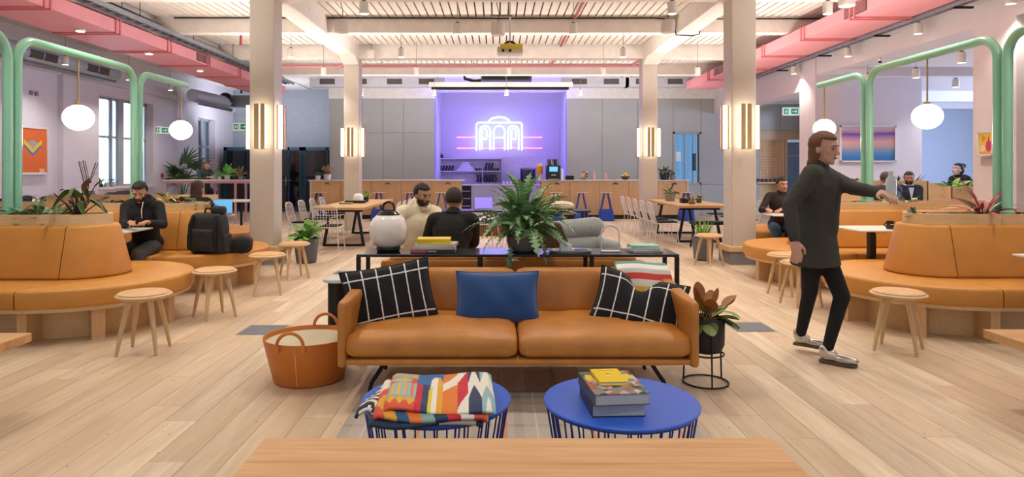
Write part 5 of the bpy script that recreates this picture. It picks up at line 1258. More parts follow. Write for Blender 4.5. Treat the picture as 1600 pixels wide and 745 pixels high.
# ================================================================ PLANTS
def leafm(name, c, c2=None, rough=.45):
    if name in MATS: return MATS[name]
    m = bpy.data.materials.new(name); m.use_nodes = True; nt = m.node_tree; b = nt.nodes['Principled BSDF']; L = nt.links.new
    oi = nt.nodes.new('ShaderNodeObjectInfo'); tc = nt.nodes.new('ShaderNodeTexCoord'); nz = nt.nodes.new('ShaderNodeTexNoise'); nz.inputs['Scale'].default_value = 14; L(tc.outputs['Object'], nz.inputs['Vector'])
    ad = nt.nodes.new('ShaderNodeMath'); ad.operation = 'MULTIPLY_ADD'; ad.inputs[1].default_value = .6; L(oi.outputs['Random'], ad.inputs[0]); L(nz.outputs['Fac'], ad.inputs[2])
    cr = nt.nodes.new('ShaderNodeValToRGB'); e = cr.color_ramp.elements; e[0].position = .3; e[0].color = (*lin(c), 1); e[1].position = 1.0; e[1].color = (*lin(c2 or c), 1)
    L(ad.outputs[0], cr.inputs[0]); L(cr.outputs[0], b.inputs['Base Color']); b.inputs['Roughness'].default_value = rough
    MATS[name] = m; return m
LEAVES = {}
def leafmesh(kind, mt, L=1, W=.4, curl=.25):
    key = (kind, mt.name, L, W, curl)
    if key in LEAVES: return LEAVES[key]
    mb = MB()
    def blade(o, d, L, W, curl, n=6, prof=None, mid=.12):
        d = V(d).normalized(); sx = d.cross(V((0, 0, 1))).normalized(); vs = []; fs = []
        for i in range(n+1):
            t = i/n; w = W/2*(prof(t) if prof else math.sin(PI*min(1, t*.96+.04))**.8)
            c = V(o)+d*(L*t)+V((0, 0, -curl*L*t*t))
            vs += [c-sx*w+V((0, 0, mid*w)), c, c+sx*w+V((0, 0, mid*w))]
        for i in range(n):
            a = i*3; fs += [(a, a+1, a+4, a+3), (a+1, a+2, a+5, a+4)]
        mb.add(vs, fs)
    if kind == 'oval': blade((0, 0, 0), (0, 1, 0), L, W, curl, 7)
    elif kind == 'lance': blade((0, 0, 0), (0, 1, 0), L, W, curl, 8, lambda t: (1-t)**.6*min(1, t*5+.25))
    elif kind == 'round': blade((0, 0, 0), (0, 1, 0), L, W, curl, 7, lambda t: math.sin(PI*min(1, t*.93+.05))**.55)
    elif kind == 'grass': blade((0, 0, 0), (0, 1, 0), L, W, curl, 5, lambda t: (1-t)**.5+.05)
    elif kind == 'wavy': blade((0, 0, 0), (0, 1, 0), L, W, curl, 22, lambda t: max(.04, math.sin(PI*min(1, t*.93+.06))**.6*(.62+.38*math.cos(2*PI*6*t))), .25)
    elif kind == 'lobed':
        blade((0, 0, 0), (0, 1, 0), L, W*.30, curl, 7, lambda t: .6+.5*math.sin(PI*t)-.5*max(0, t-.8)*4)
        for i in range(6):
            t = .10+i*.14; l = W*.55*math.sin(PI*(.28+.6*t))
            for s in (-1, 1):
                blade((0, L*t, -curl*L*t*t), (s, .55+.5*t, 0), l, L*.19, .35, 3, lambda q: (1-q)**.45*(1 if q > 0 else .9))
    elif kind == 'fern':
        mb.tube([(0, L*k/6, -curl*L*(k/6)**2) for k in range(7)], .004*L*3, 4)
        for i in range(12):
            t = .08+i*.077; l = W*.5*math.sin(PI*(.12+.86*t))**.7
            for s in (-1, 1): blade((0, L*t, -curl*L*t*t), (s, .35, 0), l, L*.06, .15, 2)
    elif kind == 'fan':
        for k in range(19):
            a = ang(-125+k*250/18); blade((0, 0, 0), (math.sin(a), math.cos(a), .08*(k % 2)), L*(.8+.2*math.cos(a)), W*.10, .12+curl*.5*abs(math.sin(a*2)), 4, lambda q: (1-q)**.35*min(1, q*3+.2))
    me = mb.mesh('leaf', mt, 180); LEAVES[key] = me; return me
def leaf(me, parent, p, d, roll=0, sc=1):
    d = V(d).normalized(); up = V((0, 0, 1)); x = d.cross(up)
    if x.length < .05: x = V((1, 0, 0))
    x.normalize(); z = x.cross(d)
    R = Matrix((x, d, z)).transposed().to_4x4() @ Matrix.Rotation(roll, 4, 'Y')
    o = bpy.data.objects.new('leaf', me); COL.objects.link(o); o.parent = parent
    o.matrix_basis = Matrix.Translation(p) @ R @ Matrix.Scale(sc, 4); return o
def foliage(t, r, n, z0, me, elev=(10, 75), stem=(.1, .3), sc=(.7, 1.1), smat=None, base=.02, stemr=.004, droop=.3, az=None, off=(0, 0, 0), tilt=0):
    st = MB()
    for k in range(n):
        a = (k*2.399+r.uniform(-.3, .3)) if az is None else r.uniform(*az); e = ang(r.uniform(*elev)); s = r.uniform(*stem)
        d = V((math.cos(a)*math.cos(e), math.sin(a)*math.cos(e), math.sin(e))); b = V((math.cos(a)*base, math.sin(a)*base, z0))+V(off)
        tip = b+d*s; mid = b+d*s*.5+V((0, 0, s*.06)); 
        if s > .02: st.tube([b, mid, tip], [stemr*1.3, stemr, stemr*.8], 5)
        ld = d.copy(); ld.z -= droop*r.uniform(.4, 1.3); leaf(me, t, tip, ld, r.uniform(-.5, .5)+tilt, r.uniform(*sc))
    if st.v: st.build('stem', smat or mat('stem_green', '#5d7a3c', .6), t)
def pot(t, prof, mt, soil_z, soil_r): MB().lathe(prof, n=32).build('pot', mt, t, smooth=50); MB().lathe([(0, soil_z-.01), (soil_r, soil_z-.01), (soil_r, soil_z), (0, soil_z)], n=20).build('soil', SOIL, t)
r = random.Random(11)
G1 = leafm('philodendron_leaf', '#33613c', '#8db27a'); G2 = leafm('fresh_leaf', '#3c7a32', '#8fc05a'); G3 = leafm('dark_leaf', '#1f3a22', '#4f7440'); RU = leafm('rust_leaf', '#7a3f24', '#a86b35'); RD = leafm('red_leaf', '#7c1f30', '#b34a55'); YG = leafm('yellow_green_leaf', '#6f7a2e', '#a6b04c'); PUR = leafm('maroon_leaf', '#45201f', '#6d4a34'); CR = leafm('variegated_leaf', '#7f9a68', '#d8dcb8')
# big plant on the console
t = thing('potted_philodendron', 'big bushy philodendron with lobed leaves in a taupe pot on the console', 'plant', (X(817, 5.2), 5.2, CZ))
pot(t, [(.085, 0), (.11, .02), (.128, .08), (.125, .15), (.118, .16), (.105, .15), (.10, .12), (0, .12)], mat('taupe_pot', '#6f655e', .7, bump=.15), .13, .108)
lm = leafmesh('wavy', G1, .19, .095, .55)
foliage(t, r, 150, .14, lm, (5, 85), (.04, .27), (.45, 1.05), stemr=.005, droop=.45)
foliage(t, r, 40, .14, leafmesh('lobed', G1, .12, .12, .4), (10, 85), (.06, .27), (.7, 1.2), stemr=.004, droop=.5)
foliage(t, r, 16, .16, leafmesh('wavy', G2, .19, .095, .5), (30, 75), (.20, .34), (.6, .9), az=(-1.2, .8), stemr=.005, droop=.2)
foliage(t, r, 7, .14, lm, (84, 90), (.26, .40), (.75, 1.0), stemr=.005, droop=.1)
for k, (p, d, s) in enumerate((((-.10, -.19, .05), (-.1, -.5, -1), .8), ((-.12, -.235, -.04), (.15, -.3, -1), .62), ((-.22, -.05, .12), (-1, -.2, -.6), .9), ((-.30, 0, .22), (-1, 0, .1), .9), ((.12, -.1, .1), (.6, -.5, -.7), .9), ((.20, .0, .14), (1, -.2, -.4), .9))): leaf(lm, t, p, d, 0, s)
# left and right floor pots
t = thing('potted_fig', 'grey pot with a bushy green leafed plant by the farthest left stool', 'plant', (-2.95, 10.2, 0))
pot(t, [(.12, 0), (.15, .02), (.19, .36), (.187, .375), (.17, .37), (.165, .34), (0, .34)], POTG, .35, .166)
foliage(t, r, 62, .34, leafmesh('round', G2, .13, .10, .3), (15, 85), (.05, .24), (.8, 1.2), stemr=.004, droop=.35)
t = thing('potted_snake_plant', 'grey pot with spiky narrow leaves behind the stool by the right column', 'plant', (3.25, 10.5, 0))
pot(t, [(.11, 0), (.14, .02), (.17, .34), (.165, .36), (.15, .355), (.145, .33), (0, .33)], POTG, .34, .146)
foliage(t, r, 30, .33, leafmesh('grass', G2, .28, .03, .1), (55, 88), (0, .02), (.7, 1.1), base=.05, droop=.05)
# plant stand right of the sofa
t = thing('plant_stand', 'round black wire plant stand right of the sofa', 'plant stand', (1.395, 4.45, 0))
for z, rr_ in ((.008, .148), (.20, .118)): MB().tube([(rr_*math.cos(2*PI*k/40), rr_*math.sin(2*PI*k/40), z) for k in range(40)], .006, 8, closed=True).build('ring', BLACK, t)
for k in range(3): a = .5+k*2*PI/3; MB().tube([(.148*math.cos(a), .148*math.sin(a), .008), (.135*math.cos(a), .135*math.sin(a), .42)], .006, 8).build('leg', BLACK, t)
MB().tube([(-.118, 0, .2), (.118, 0, .2)], .005, 6).build('cross_wire', BLACK, t)
t = thing('potted_calathea', 'patterned calathea with rust brown undersides in the black stand pot', 'plant', (1.395, 4.45, .207))
pot(t, [(.07, 0), (.10, .01), (.122, .06), (.125, .22), (.12, .235), (.112, .23), (.11, .2), (0, .2)], mat('black_pot', '#222225', .6), .21, .11)
foliage(t, r, 22, .2, leafmesh('round', leafm('calathea_leaf', '#24401f', '#86a050'), .14, .11, .3), (5, 65), (.04, .14), (.8, 1.15), droop=.5, smat=mat('stem_rust', '#7d5a34', .6))
foliage(t, r, 9, .2, leafmesh('round', RU, .13, .09, -.1), (25, 80), (.08, .18), (.8, 1.1), droop=.3, smat=MATS['stem_rust'])
# booth planters
def clump(label, x, y, z, me, n, elev, stem, sc=(.8, 1.1), cat='plant', **k):
    t = thing('planter_plant', label, cat, (x, y, z)); foliage(t, r, n, 0, me, elev, stem, sc, **k); return t
PZ = .985
fern = leafmesh('fern', G3, .22, .1, .35); fernb = leafmesh('fern', G2, .26, .12, .4)
for px, l in ((25, 'at the left picture edge'), (62, 'in front of the small white lamp'), (92, 'left of the tall booth plant')): clump('low dark fern in the nearest left booth planter, '+l, X(px, 6.22), 6.22, PZ, fern, 20, (8, 60), (.0, .05), (.8, 1.2))
t = clump('tall croton with maroon stems at the end of the nearest left booth planter', X(124, 6.22), 6.2, PZ, leafmesh('lance', leafm('croton_leaf', '#2f3a20', '#5f7a3a'), .2, .075, .4), 12, (45, 88), (.14, .34), (.8, 1.2), stemr=.006, droop=.9, smat=mat('stem_maroon', '#4a2620', .6))
foliage(t, r, 6, 0, leafmesh('oval', PUR, .15, .06, .3), (40, 85), (.12, .3), (.7, 1.1), stemr=.006, smat=MATS['stem_maroon'])
for i, (px, me, n, e, s) in enumerate(((170, leafmesh('oval', PUR, .1, .06, .3), 18, (10, 60), (.02, .1)), (205, leafmesh('oval', G3, .11, .06, .3), 16, (10, 60), (.02, .12)), (262, leafmesh('lance', YG, .2, .06, .8), 9, (30, 70), (.05, .16)), (285, leafmesh('oval', RU, .11, .06, .3), 16, (10, 60), (.02, .1)), (312, leafmesh('lance', G3, .17, .07, .5), 12, (10, 55), (.03, .1)))):
    clump(['maroon leafed plant in the second left planter, left of the seated man', 'dark green plant in the second left planter, just left of the seated man', 'yellow green arching plant in the second left planter, right of the seated man', 'rust leafed plant in the second left planter beside the brown haired head', 'dark strap leafed plant at the end of the second left planter'][i], X(px, 8.36), 8.36, PZ, me, n, e, s)
t = clump('red and cream cordyline in the nearest right booth planter beside the green tubes', X(1536, 6.3), 6.3, PZ, leafmesh('lance', RD, .30, .055, .4), 16, (20, 80), (.05, .14), (.7, 1.1), stemr=.006, smat=mat('stem_red', '#6d3a30', .6), droop=.2)
foliage(t, r, 7, 0, leafmesh('lance', CR, .26, .055, .4), (15, 65), (.04, .12), (.7, 1.1), smat=MATS['stem_red']); foliage(t, r, 5, 0, leafmesh('lance', G2, .2, .05, .5), (0, 30), (.03, .08), (.7, 1), smat=MATS['stem_red'])
clump('small dark succulent at the end of the nearest right booth planter', X(1431, 6.3), 6.3, PZ, leafmesh('oval', G3, .06, .03, .1), 34, (5, 80), (.01, .045), (.8, 1.1))
clump('green plant at the far end of the nearest right planter', X(1593, 6.3), 6.3, PZ, leafmesh('oval', RU, .09, .05, .3), 14, (10, 60), (.02, .06))
for px, l, me in ((1392, 'yellow green plant in the second right planter below the men', leafmesh('oval', YG, .1, .05, .3)), (1418, 'variegated trailing plant at the end of the second right planter', leafmesh('oval', CR, .1, .045, .5)), (1352, 'small dark plant in the second right planter beside the green tubes', leafmesh('oval', G3, .08, .05, .3))): clump(l, X(px, 8.62), 8.62, PZ, me, 16, (10, 70), (.02, .1))
bark = MB()
for k in range(120): bark.box((RC+r.uniform(-.1, 1.6), 6.32+r.uniform(-.16, .16), .992), (.03, .02, .012), rz=r.random()*3)
tag(bark.build('bark_chips', mat('bark', '#5f3d28', .9, var=.4)), 'brown bark chips covering the soil of the nearest right planter', 'bark', kind='stuff')
for px, l, me in ((1490, 'bright green fern at the left end of the tall right planter box', fernb), (1510, 'second bright green fern in the tall right planter box', fernb), (1552, 'light green fern beside the right green tubes', fernb), (1572, 'green fern in the tall box behind the right green tubes', fernb), (1596, 'green fern at the right picture edge in the tall box', fernb)): clump(l, X(px, 10.5), 10.5, 1.12, me, 18, (10, 65), (.0, .05), (.7, 1.05))
for i, px in enumerate((1300, 1318, 1336, 1392, 1402)): clump('small green plant in the box below the sunset picture, %s' % ['leftmost', 'second from left', 'left of the green tubes', 'between the seated people', 'just left of the suited man'][i], X(px, 12.95), 12.95, 1.17, leafmesh('grass', G3, .2, .03, .5) if i > 2 else leafmesh('oval', G2, .1, .06, .3), 16, (20, 80), (.0, .05))
clump('spiky plant behind the man in the suit', X(1430, 13.5), 13.5, 1.11, leafmesh('grass', G3, .28, .03, .5), 18, (30, 80), (0, .03))
# palm
t = thing('fan_palm', 'large fan palm with spread leaves behind the pink legged table', 'palm', (X(285, 19.6), 19.6, 0))
pot(t, [(.2, 0), (.25, .03), (.28, .5), (.26, .52), (.24, .5), (0, .48)], POTG, .5, .24)
fm_ = leafmesh('fan', G3, .72, .8, .25); st = MB()
for k, (a, hh, rr_) in enumerate(((200, 1.25, .45), (180, 1.0, .55), (150, 1.35, .3), (90, 1.45, .2), (330, 1.3, .45), (0, 1.1, .6), (20, 1.4, .35), (260, 1.15, .3), (290, .95, .35), (230, .9, .4))):
    p = V((rr_*math.cos(ang(a)), rr_*math.sin(ang(a))*.7, .5+hh-.3)); st.tube([(0, 0, .45), (p.x*.3, p.y*.3, .45+hh*.5), p], [.018, .014, .008], 6); leaf(fm_, t, p, (math.cos(ang(a)), math.sin(ang(a))*.5-.25, .55), 0, .85)
st.build('stem', mat('stem_green', '#5d7a3c', .6), t)
# small pots on counters and tables
def smallpot(label, x, y, z, pr, ph, pm_, me, n, elev=(20, 85), stem=(.02, .08), **k):
    t = thing('potted_plant', label, 'plant', (x, y, z)); pot(t, [(pr*.7, 0), (pr*.8, .005), (pr, ph), (pr*.92, ph), (pr*.85, ph*.9), (0, ph*.88)], pm_, ph*.9, pr*.84); foliage(t, r, n, ph*.9, me, elev, stem, **k); return t
PW_ = mat('pot_white', '#d8d8da', .5); PB = mat('pot_black', '#1f2226', .5); PG = mat('pot_grey', '#8b8682', .8); PT = mat('pot_teal', '#2a5c60', .5)
smallpot('potted plant with rust red leaves at the left end of the left counter', X(509, 19.4)+.05, 19.4, 1.136, .11, .16, PW_, leafmesh('oval', RU, .15, .08, .3), 26, stem=(.05, .2))
smallpot('small green plant in a white pot at the left end of the left counter', X(500, 19.3)-.06, 19.3, 1.136, .08, .12, PW_, leafmesh('oval', G3, .1, .06, .3), 18)
smallpot('dark leafed plant in a black pot right of the far right column', X(1038, 19.4), 19.4, 1.136, .15, .22, PB, leafmesh('lance', leafm('bronze_leaf', '#4a4426', '#7d7444'), .24, .08, .5), 22, stem=(.03, .1))
smallpot('small green plant in a grey pot beside the black pot on the right counter', X(1049, 19.3)+.04, 19.3, 1.136, .09, .13, PG, leafmesh('oval', G3, .1, .05, .3), 18)
smallpot('small bright plant in a dark pot on the left dining table', X(572, 14.2), 14.2, .746, .06, .1, PB, leafmesh('round', G2, .07, .06, .2), 20)
smallpot('trailing green plant in a concrete bowl on the right dining table', X(1047, 14.5), 14.5, .746, .12, .16, PG, leafmesh('oval', G3, .16, .06, .4), 20, stem=(.03, .12))
smallpot('rosette plant in a tan dish on the right dining table', X(1081, 13.2), 13.2, .746, .08, .06, mat('pot_tan', '#a5785a', .7), leafmesh('lance', leafm('bromeliad_leaf', '#49702f', '#a98a4a'), .16, .04, .3), 18, stem=(0, .03))
smallpot('small plant in a teal pot on the right dining table', X(1092, 13.6), 13.6, .746, .06, .08, PT, leafmesh('oval', RU, .09, .05, .3), 14)
smallpot('bright green fern in a white pot on the pink legged table', X(355, 17.8), 17.8, 1.161, .08, .12, PW_, leafmesh('fern', leafm('bright_fern', '#3f9a3a', '#7fd05a'), .3, .14, .3), 20)
smallpot('little green plant in a glass pot left of the fern on the pink legged table', X(343, 17.75), 17.75, 1.161, .05, .08, PW_, leafmesh('oval', G2, .09, .05, .3), 14)
smallpot('brownish plant in a small pot right of the fern on the pink legged table', X(376, 17.8), 17.8, 1.161, .07, .1, PG, leafmesh('lance', leafm('dusty_leaf', '#6b5240', '#9a7a52'), .2, .05, .3), 20, stem=(.05, .12))
for i, y in enumerate((16.1, 16.35, 16.6)): smallpot('small pot plant on the left window sill, %s' % ['nearest', 'middle', 'farthest'][i], WL-.06, y, 1.006, .06, .09, [PB, PW_, PW_][i], leafmesh('oval', G3, .09, .05, .3), 12)
# table clutter
o = MB().b2(-.2, .2, -.12, .12, 0, .05).build('menu_tray', BLACK, loc=(X(556, 13.6), 13.6, .746)); tag(o, 'low black tray on the left dining table', 'tray')
t = thing('paper_parcel', 'white rounded parcel beside the plant on the left dining table', 'parcel', (X(560, 14.0), 14.0, .746)); MB().soft((0, 0, .08), (.2, .16, .16), .06, .02, n=5).build('wrap', MATS['ceramic_white'], t, smooth=80)
tag(MB().b2(-.12, .12, -.1, .1, 0, .03).build('green_notebook', mat('notebook_green', '#8c9464', .6), loc=(X(541, 13.2), 13.2, .746)), 'pale green notebook on the left dining table', 'notebook')
t = thing('black_caddy', 'small black box on the right dining table left of the rosette plant', 'box', (X(1071, 13.6), 13.6, .746)); MB().b2(-.1, .1, -.08, .08, 0, .1).build('caddy', BLACK, t)
# ================================================================ PEOPLE
def ik(a, b, l1, l2, pole):
    a = V(a); b = V(b); d = b-a; L = min(d.length, (l1+l2)*.998); dn = d.normalized(); x = (l1*l1-l2*l2+L*L)/(2*L); h = math.sqrt(max(0, l1*l1-x*x))
    p = V(pole)-dn*V(pole).dot(dn); p = p.normalized() if p.length > 1e-5 else V((0, 0, -1)); return a+dn*x+p*h, a+dn*L
def shellhair(c, r, keep, mt, parent, M, name='hair', disp=.006):
    m = MB(); m.sph((0, 0, 0), (1, 1, 1), 28, 20); vs = []
    rr_ = random.Random(5)
    for p in m.v:
        k = 1+.02*math.sin(p[0]*23+p[2]*17)+.02*math.sin(p[1]*31); vs.append((p[0]*r[0]*k+c[0], p[1]*r[1]*k+c[1], p[2]*r[2]*k+c[2]))
    fs = [f for f in m.f if keep(sum((V(m.v[i]) for i in f), V())/len(f))]
    q = MB(); q.add([M @ V(v) for v in vs], fs); o = q.build(name, mt, parent, smooth=180); s = o.modifiers.new('thickness', 'SOLIDIFY'); s.thickness = .012; s.offset = -1; return o
def person(label, loc, rz=0, seat=None, lean=8, side=0, head=(0, 0), hands=None, feet=None, skin='#b98a6a', hair='#1d1815', top='#17171a', bottom='#2a2c33', shoe='#1a1a1c', sc=1.0, beard=None, hairstyle='short', vox=.011, hood=None, coat=0, vest=None, tie=None, collar=None, female=False, pelvis_z=None, tops=.02):
    t = thing('person', label, 'person', loc, rz, sc=sc); R = Matrix.Rotation(-rz, 3, 'Z'); W = lambda p: (R @ (V(p)-V(loc)))/sc
    pz = (seat+.11)/1 if seat is not None else (pelvis_z or .93); P = V((0, 0, pz)); P.z = P.z/ (sc if seat is not None else 1)
    le = ang(lean); sd_ = ang(side); up = V((math.sin(sd_), -math.sin(le), math.cos(le)*math.cos(sd_))).normalized()
    rt = V((1, 0, 0)); rt = (rt-up*rt.dot(up)).normalized(); fw = rt.cross(up)*-1
    if fw.y > 0: fw = -fw
    C = P+up*.34; N = P+up*.50; SW = .165 if female else .185
    SL = P+up*.455+rt*SW; SR = P+up*.455-rt*SW
    Hm = Matrix.Rotation(ang(head[0]), 3, 'Z') @ Matrix.Rotation(ang(head[1]), 3, 'X')
    HC = N+V((0, -.02, .0))+up*.02+(Hm @ V((0, -.01, .115)))
    hl = HC
    HL = P+rt*.09+V((0, 0, -.02)); HR = P-rt*.09+V((0, 0, -.02))
    hL, hR = [W(h) if h else None for h in hands] if hands else (None, None)
    if hL is None: hL = P+V((.22, -.38, .02))
    if hR is None: hR = P+V((-.22, -.38, .02))
    fL, fR = [W(f) for f in feet] if feet else (V((.13, -.48, .07)), V((-.13, -.48, .07)))
    eL, hL = ik(SL, hL, .285, .25, V((.6, .35, -.9))); eR, hR = ik(SR, hR, .285, .25, V((-.6, .35, -.9)))
    kp = V((0, -1, .6)) if seat is not None else V((0, -1, 0))
    kL, fL = ik(HL, fL, .43, .41, kp); kR, fR = ik(HR, fR, .43, .41, kp)
    b = MB()
    b.sph(P+V((0, .01, .0)), (.155, .115, .12), 20, 12); b.cap(P+up*.08, C-up*.02, .118, .128, 18); b.sph(C, (.155, .105, .17), 20, 12); b.cap(SL-rt*.02, SR+rt*.02, .06, .06)
    b.cap(N-up*.03, HC-(Hm @ V((0, -.01, .05))), .056, .05, 14)
    for S, E, H in ((SL, eL, hL), (SR, eR, hR)): b.cap(S, E, .048, .038); b.cap(E, H, .038, .026)
    for Hh, K, Fo in ((HL, kL, fL), (HR, kR, fR)): b.cap(Hh, K, .078, .054); b.cap(K, Fo, .052, .035); 
    # head
    hp = lambda x, y, z: HC+Hm @ V((x, y, z))
    b.sph(hp(0, .012, .03), (.073, .092, .085), 20, 14, M=Hm); b.sph(hp(0, -.018, -.035), (.056, .068, .072), 18, 12, M=Hm); b.sph(hp(0, -.062, -.085), (.028, .022, .02), 12, 8, M=Hm)
    b.cap(hp(0, -.082, .015), hp(0, -.104, -.018), .009, .013, 10); b.cap(hp(-.012, -.09, -.022), hp(.012, -.09, -.022), .009, .009, 8)
    b.cap(hp(-.035, -.074, .034), hp(.035, -.074, .034), .011, .011, 8)
    b.cap(hp(-.016, -.08, -.052), hp(.016, -.08, -.052), .009, .009, 8)
    for s in (-1, 1): b.sph(hp(s*.074, .008, -.005), (.010, .02, .032), 10, 8, M=Hm); b.sph(hp(s*.04, -.058, -.012), (.02, .02, .018), 10, 8, M=Hm)
    # hands with fingers
    for E, H, sgn in ((eL, hL, 1), (eR, hR, -1)):
        d = (H-E).normalized(); n = V((0, 0, -1)); n = (n-d*n.dot(d)); n = n.normalized() if n.length > .1 else V((0, -1, 0)); s_ = d.cross(n).normalized()*sgn
        Mx = Matrix((s_, d, n)).transposed(); o = H+d*.045
        b.sph(o, (.040, .052, .017), 14, 10, M=Mx); b.cap(H-d*.01, o, .025, .024)
        for q, (lx, ll) in enumerate(((-.030, .062), (-.010, .074), (.010, .070), (.029, .054))):
            p0 = o+Mx @ V((lx, .038, 0)); p1 = p0+Mx @ V((lx*.12, ll*.5, .010)); p2 = p1+Mx @ V((0, ll*.28, .022)); p3 = p2+Mx @ V((0, .004, .020)); b.cap(p0, p1, .0095, .0088, 8); b.cap(p1, p2, .0088, .008, 8); b.cap(p2, p3, .008, .007, 8)
        q0 = o+Mx @ V((-.032, -.02, .004)); q1 = q0+Mx @ V((-.030, .030, .012)); q2 = q1+Mx @ V((-.004, .030, .012)); b.cap(q0, q1, .013, .011, 8); b.cap(q1, q2, .0105, .009, 8)
    SK = mat('skin_'+skin[1:], skin, .5, var=.05)
    b.build('body', SK, t, smooth=180, remesh=vox*.8, sm=3)
    # face details
    for s in (-1, 1):
        e = MB().sph(hp(s*.029, -.0745, .012), (.011, .006, .0055), 12, 8, M=Hm).build('eye', mat('eye_white', '#8f8680', .4), t, smooth=180)
        MB().sph(hp(s*.029, -.0790, .011), (.0058, .003, .0055), 10, 6, M=Hm).build('iris', mat('iris_dark', '#1c120c', .2), e, smooth=180)
        MB().cap(hp(s*.016, -.0865, .033), hp(s*.043, -.078, .035), .0045, .0035, 8).build('eyebrow', mat('hair_'+hair[1:], hair, .7, bump=.3), t, smooth=180)
    MB().sph(hp(0, -.088, -.053), (.022, .007, .006), 12, 6, M=Hm).build('lips', mat('lips_'+skin[1:], skin, .5) if False else mat('lips', '#8f5248', .5), t, smooth=180)
    HA = mat('hair_'+hair[1:], hair, .7, bump=.3)
    hc = (HC.x, HC.y, HC.z)
    T = Matrix.Translation(HC) @ Hm.to_4x4()
    front = lambda p: not (p.y < -.30 and p.z < .42) and not (p.z < -.30 and p.y < .1) and p.z > -.62
    shellhair((0, .016, .034), (.083, .104, .098), front, HA, t, T)
    if beard: 
        o = shellhair((0, -.014, -.04), (.063, .078, .080), lambda p: p.z < .12 and p.y < .25 and not (abs(p.x) < .42 and p.z > -.28 and p.y < -.6 and p.z < .2 and False) and (p.z < -.12 or abs(p.x) > .62), HA, t, T, 'beard')
        MB().cap(T @ V((-.02, -.094, -.040)), T @ V((.02, -.094, -.040)), .006, .006, 8).build('moustache', HA, t, smooth=180)
    if hairstyle == 'long':
        m = MB(); m.sph(T @ V((0, .05, -.02)), (.078, .06, .11), 18, 12, M=Hm); m.sph(T @ V((0, .07, -.13)), (.06, .04, .10), 16, 10, M=Hm)
        for s in (-1, 1): m.sph(T @ V((s*.068, .03, -.05)), (.018, .035, .085), 12, 8, M=Hm)
        m.build('long_hair', HA, t, smooth=180, remesh=.012)
    if hairstyle == 'bun':
        MB().sph(T @ V((0, .10, .09)), .05, 16, 10).build('hair_bun', HA, t, smooth=180); MB().sph(T @ V((0, .045, .0)), (.084, .075, .09), 18, 12, M=Hm).build('back_hair', HA, t, smooth=180)
    # clothes
    TP = mat('cloth_'+top[1:], top, .9, bump=.25, bscale=120, var=.08)
    k = tops; c = MB()
    c.sph(P+V((0, .01, .01)), (.165+k, .125+k, .13), 20, 12); c.cap(P+up*.06, C, .128+k, .135+k, 18); c.sph(C, (.165+k, .115+k, .18), 20, 12); c.cap(SL-rt*.015, SR+rt*.015, .052+k, .052+k)
    for S, E, H in ((SL, eL, hL), (SR, eR, hR)): c.cap(S, E, .043+k, .036+k*.8); c.cap(E, H-(H-E).normalized()*.015, .036+k*.8, .027+k*.6)
    c.cap(N-up*.04, N+up*.015, .075+k*.5, .066+k*.4, 14)
    if coat:
        c.add(*(lambda q: (q.v, q.f))(MB().lathe([(.16, -coat), (.21, -coat), (.19, -.1), (.165, .1), (.1, .12)], P, 24, sy=.8)))
    c.build('jacket' if coat or not hood else 'hoodie', TP, t, smooth=180, remesh=.012 if vox < .012 else .016, disp=(.007, .05), sm=10)
    if hood:
        MB().tube([N+V((.105*math.sin(a), -.10*math.cos(a)+.02 if abs(a) < 4 else 0, .0+.035*(1-math.cos(a))/2)) for a in [2*PI*q/20 for q in range(20)]], .034, 10, closed=True).build('hood', TP, t, smooth=180)
        MB().sph(N+V((0, .10, .01)), (.10, .065, .09), 16, 10).build('hood_back', TP, t, smooth=180)
    if collar: MB().tube([N+up*.012+V((.072*math.sin(a), -.066*math.cos(a), .012*(1-math.cos(a)))) for a in [2*PI*q/18 for q in range(18)]], .014, 8, closed=True).build('collar', mat('collar_'+collar[1:], collar, .8), t, smooth=180)
    if tie: MB().add([C+fw*(.138+k)+V((x, 0, z)) for x, z in ((-.045, .15), (.045, .15), (0, -.08))], [(0, 1, 2)]).build('shirt_front', mat('shirt_'+tie[1:], tie, .8), t)
    if vest: 
        v = MB(); v.cap(P+up*.05, C, .150+k, .155+k, 18); v.sph(C, (.185+k, .135+k, .19), 20, 12); v.cap(SL-rt*.04, SR+rt*.04, .075+k, .075+k); v.build('vest', mat('vest_'+vest[1:], vest, .8, bump=.2), t, smooth=180, remesh=.014, disp=(.015, .06))
    BT = mat('cloth_'+bottom[1:], bottom, .9, bump=.2, bscale=120, var=.08); q = MB(); kk = .0 if coat else .014
    q.sph(P+V((0, .01, -.01)), (.158+kk*.5, .12+kk, .12), 20, 12)
    for Hh, K, Fo in ((HL, kL, fL), (HR, kR, fR)): q.cap(Hh, K, .080+kk*.8, .058+kk); q.cap(K, Fo, .056+kk, .038+kk)
    q.build('leggings' if coat else 'trousers', BT, t, smooth=180, remesh=.012, disp=(.010, .06) if not coat else None, sm=3)
    SH_ = mat('shoe_'+shoe[1:], shoe, .25 if shoe == '#c9c4b8' else .5, .75 if shoe == '#c9c4b8' else 0)
